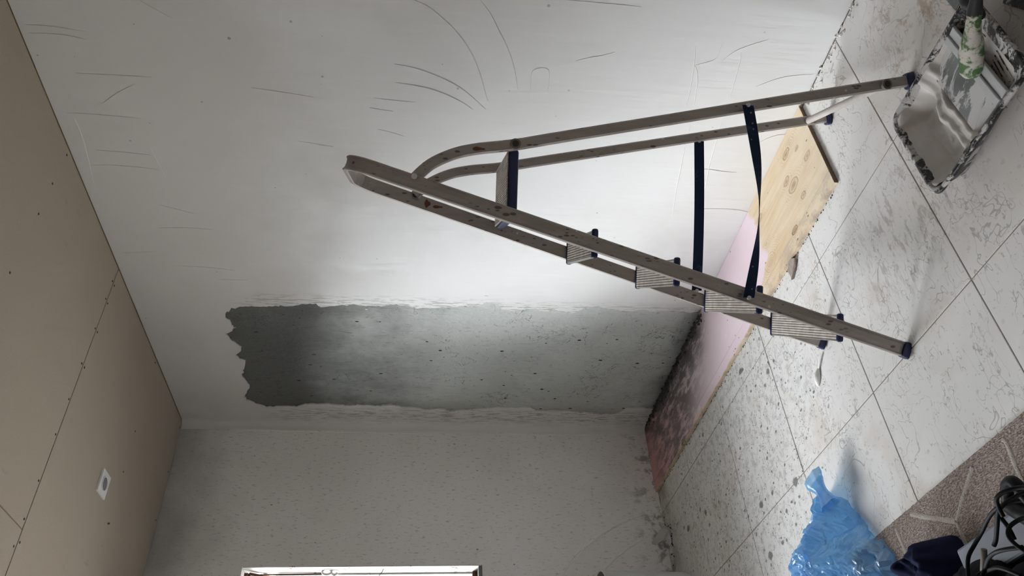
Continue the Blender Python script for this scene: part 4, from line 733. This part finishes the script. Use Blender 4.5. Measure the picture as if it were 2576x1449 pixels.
# ================================================================== BUCKET, SCRAPS, LAMP
bk = empty('bucket', (-1.020, -0.172, 0)); tag(bk, 'tall white plastic bucket on the floor below the window', 'bucket')
prof_o = [(0.128, 0.0), (0.138, 0.012), (0.142, 0.05), (0.1475, 0.36), (0.1485, 0.402), (0.153, 0.404), (0.154, 0.418), (0.150, 0.421), (0.146, 0.418)]
prof_i = [(0.145, 0.40), (0.140, 0.10), (0.10, 0.06), (0.0, 0.058)]
def lathe(pr, seg=40): return [[(r * math.cos(2 * math.pi * k / seg), r * math.sin(2 * math.pi * k / seg), z) for k in range(seg)] for r, z in pr]
MB().loft(lathe([(0.0, 0.0)] + prof_o), True, False, True).build('bucket_wall', 'white_plastic', bk)
MB().loft(lathe([(0.146, 0.418)] + prof_i), True, False, True).build('lining', 'inside', bk)
sp_ = empty('paper_scrap', (-0.655, -0.075, 0)); tag(sp_, 'crumpled dusty white paper scrap at the foot of the window wall', 'paper')
def petal(name, pts, wd, mat):
    pts = smooth_path(pts, 5); vs = []; fs = []; K = 7
    for i, p in enumerate(pts):
        t = i / (len(pts) - 1); w_ = wd * (0.35 + 0.65 * math.sin(math.pi * (0.15 + 0.75 * t)))
        for k in range(K):
            q = -1 + 2 * k / (K - 1); vs.append((p.x + 0.35 * w_ * q, p.y - 0.25 * w_ * q * q + 0.004 * fbm((i, k, 1), 0.6, 2), max(0.0012, p.z + w_ * q * 0.9 + 0.006 * fbm((i, k, 3), 0.5, 2))))
    for i in range(len(pts) - 1):
        for k in range(K - 1): a = i * K + k; fs.append((a, a + 1, a + K + 1, a + K))
    o = MB().add(vs, fs, True).build(name, mat, sp_); md = o.modifiers.new('t', 'SOLIDIFY'); md.thickness = 0.0012; return o
petal('fold', [(-0.030, 0.035, 0.085), (-0.010, -0.005, 0.060), (0.020, -0.035, 0.030), (0.012, -0.060, 0.018)], 0.022, 'paper')
petal('fold', [(0.075, 0.020, 0.030), (0.045, 0.000, 0.036), (0.010, -0.020, 0.030)], 0.020, 'paper')
petal('fold', [(-0.055, -0.010, 0.020), (-0.020, -0.020, 0.024), (0.015, -0.030, 0.020)], 0.014, 'paper')
dust = MB()
for k in range(60):
    p = (random.gauss(0, 0.06), random.uniform(-0.03, 0.06), 0.001); r = random.uniform(0.002, 0.006)
    dust.add([(p[0] + r, p[1], 0.0004), (p[0], p[1] + r, 0.0004), (p[0] - r, p[1], 0.0004), (p[0], p[1] - r, 0.0004), (p[0], p[1], r)], [(0, 1, 4), (1, 2, 4), (2, 3, 4), (3, 0, 4)])
d_ = dust.build('dark_dust', 'mould', None, loc=(-0.66, -0.07, 0)); tag(d_, 'dark dust and grit around the paper scrap by the wall', 'dust', kind='stuff')
cl = empty('plastic_clip', (-0.812, -1.748, 0)); tag(cl, 'small white curved plastic clip on the tiles near the ladder foot', 'clip')
ca = (Vector((-0.826, -1.733, 0)) - Vector((-0.79, -1.762, 0))).normalized(); cb = Vector((-ca.y, ca.x, 0)); rr = []
for k in range(11):
    t = -1 + 2 * k / 10; c = ca * 0.030 * t; w_ = 0.012 * (1 - 0.75 * t * t) + 0.002
    rr.append([c + cb * w_ * math.cos(q) * (1 if math.cos(q) > 0 else 0.5) + Vector((0, 0, 0.001 + (0.012 * (1 - t * t) + 0.003) * math.sin(q))) for q in [j * math.pi / 8 for j in range(9)]])
o = MB().loft(rr, False, False, True).build('shell', 'lamp_white', cl); md = o.modifiers.new('t', 'SOLIDIFY'); md.thickness = 0.0015
o = MB().add([(-0.772 + .812, -1.812 + 1.748, 0.010), (-0.764 + .812, -1.806 + 1.748, 0.006), (-0.788 + .812, -1.766 + 1.748, 0.003), (-0.796 + .812, -1.772 + 1.748, 0.003)], [(0, 1, 2, 3)]).build('tail', 'lamp_white', cl); md = o.modifiers.new('t', 'SOLIDIFY'); md.thickness = 0.001
co = [(1990, 658), (2004, 656), (2007, 675), (2003, 692), (1998, 703), (1995, 695), (1987, 680)]
cpts = [(-0.377, -1.838), (-0.404, -1.871), (-0.427, -1.850), (-0.440, -1.825), (-0.449, -1.806), (-0.436, -1.806), (-0.410, -1.808)]
cc = (-0.415, -1.833); up_ = [(x - cc[0], y - cc[1], 0.009 + 0.003 * math.sin(i * 2.3)) for i, (x, y) in enumerate(cpts)]; lo_ = [(x * 0.92, y * 0.92, 0.001) for x, y, z in up_]
ch = MB().loft([lo_, up_], True, False, False).add(up_, [tuple(range(7))]).build('wood_chip', 'chip', None, loc=(cc[0], cc[1], 0)); tag(ch, 'splintered chip of wood on the tile beside the plywood board', 'wood chip')
lm = empty('downlight', (-0.708, -0.741, H)); tag(lm, 'square white recessed downlight in the ceiling', 'lamp'); lm.rotation_euler = (0, 0, 0)
MB().add([(a * 0.046, b * 0.045, z) for z in (-0.007, 0.0) for a, b in ((-1, -1), (1, -1), (1, 1), (-1, 1))], [(0, 1, 2, 3), (4, 5, 6, 7), (0, 1, 5, 4), (1, 2, 6, 5), (2, 3, 7, 6), (3, 0, 4, 7)]).build('plate', 'lamp_white', lm)
MB().loft(lathe([(0.031, -0.0068), (0.0305, -0.0098), (0.0275, -0.0105), (0.0255, -0.008)], 32), True, False, True).build('ring', 'lamp_white', lm)
bulb = MB().loft(lathe([(0.0255, -0.0082), (0.018, -0.0090), (0.010, -0.0105), (0.0005, -0.0115)], 28), True, False, True).build('lens', 'lamp_glass', lm)
# loose crumbs along the foot of the right wall
def crumbs(name, n_, fx, mat, label):
    mb = MB()
    for k in range(n_):
        x, y, r, z0 = fx(); a0 = random.random() * 6; p = [(x + r * math.cos(a0 + i * 1.257) * random.uniform(.6, 1.2), y + r * math.sin(a0 + i * 1.257) * random.uniform(.6, 1.2), z0 + random.uniform(0, 0.3) * r) for i in range(5)]
        mb.add(p + [(x, y, z0 + r * random.uniform(0.7, 1.3))], [(i, (i + 1) % 5, 5) for i in range(5)] + [(4, 3, 2, 1, 0)])
    tag(mb.build(name, mat), label, 'debris', kind='stuff')
crumbs('cement_crumbs', 260, lambda: (-abs(random.gauss(0, 0.022)) - 0.003, random.uniform(-1.07, -0.06), random.uniform(0.003, 0.011), 0.013), 'cement_crumb', 'dark cement crumbs piled along the foot of the grey patch')
crumbs('plaster_crumbs', 120, lambda: (-abs(random.gauss(0, 0.02)) - 0.002, random.uniform(-3.1, -2.22), random.uniform(0.002, 0.008), 0.0), 'crumb', 'white plaster crumbs along the foot of the wall behind the tray')
crumbs('board_crumbs', 240, lambda: (-0.3905 - abs(random.gauss(0, 0.003)), random.uniform(-2.2, -0.02), random.uniform(0.001, 0.0035), 0.0), 'mould', 'dark grit lying along the edge of the plywood board')
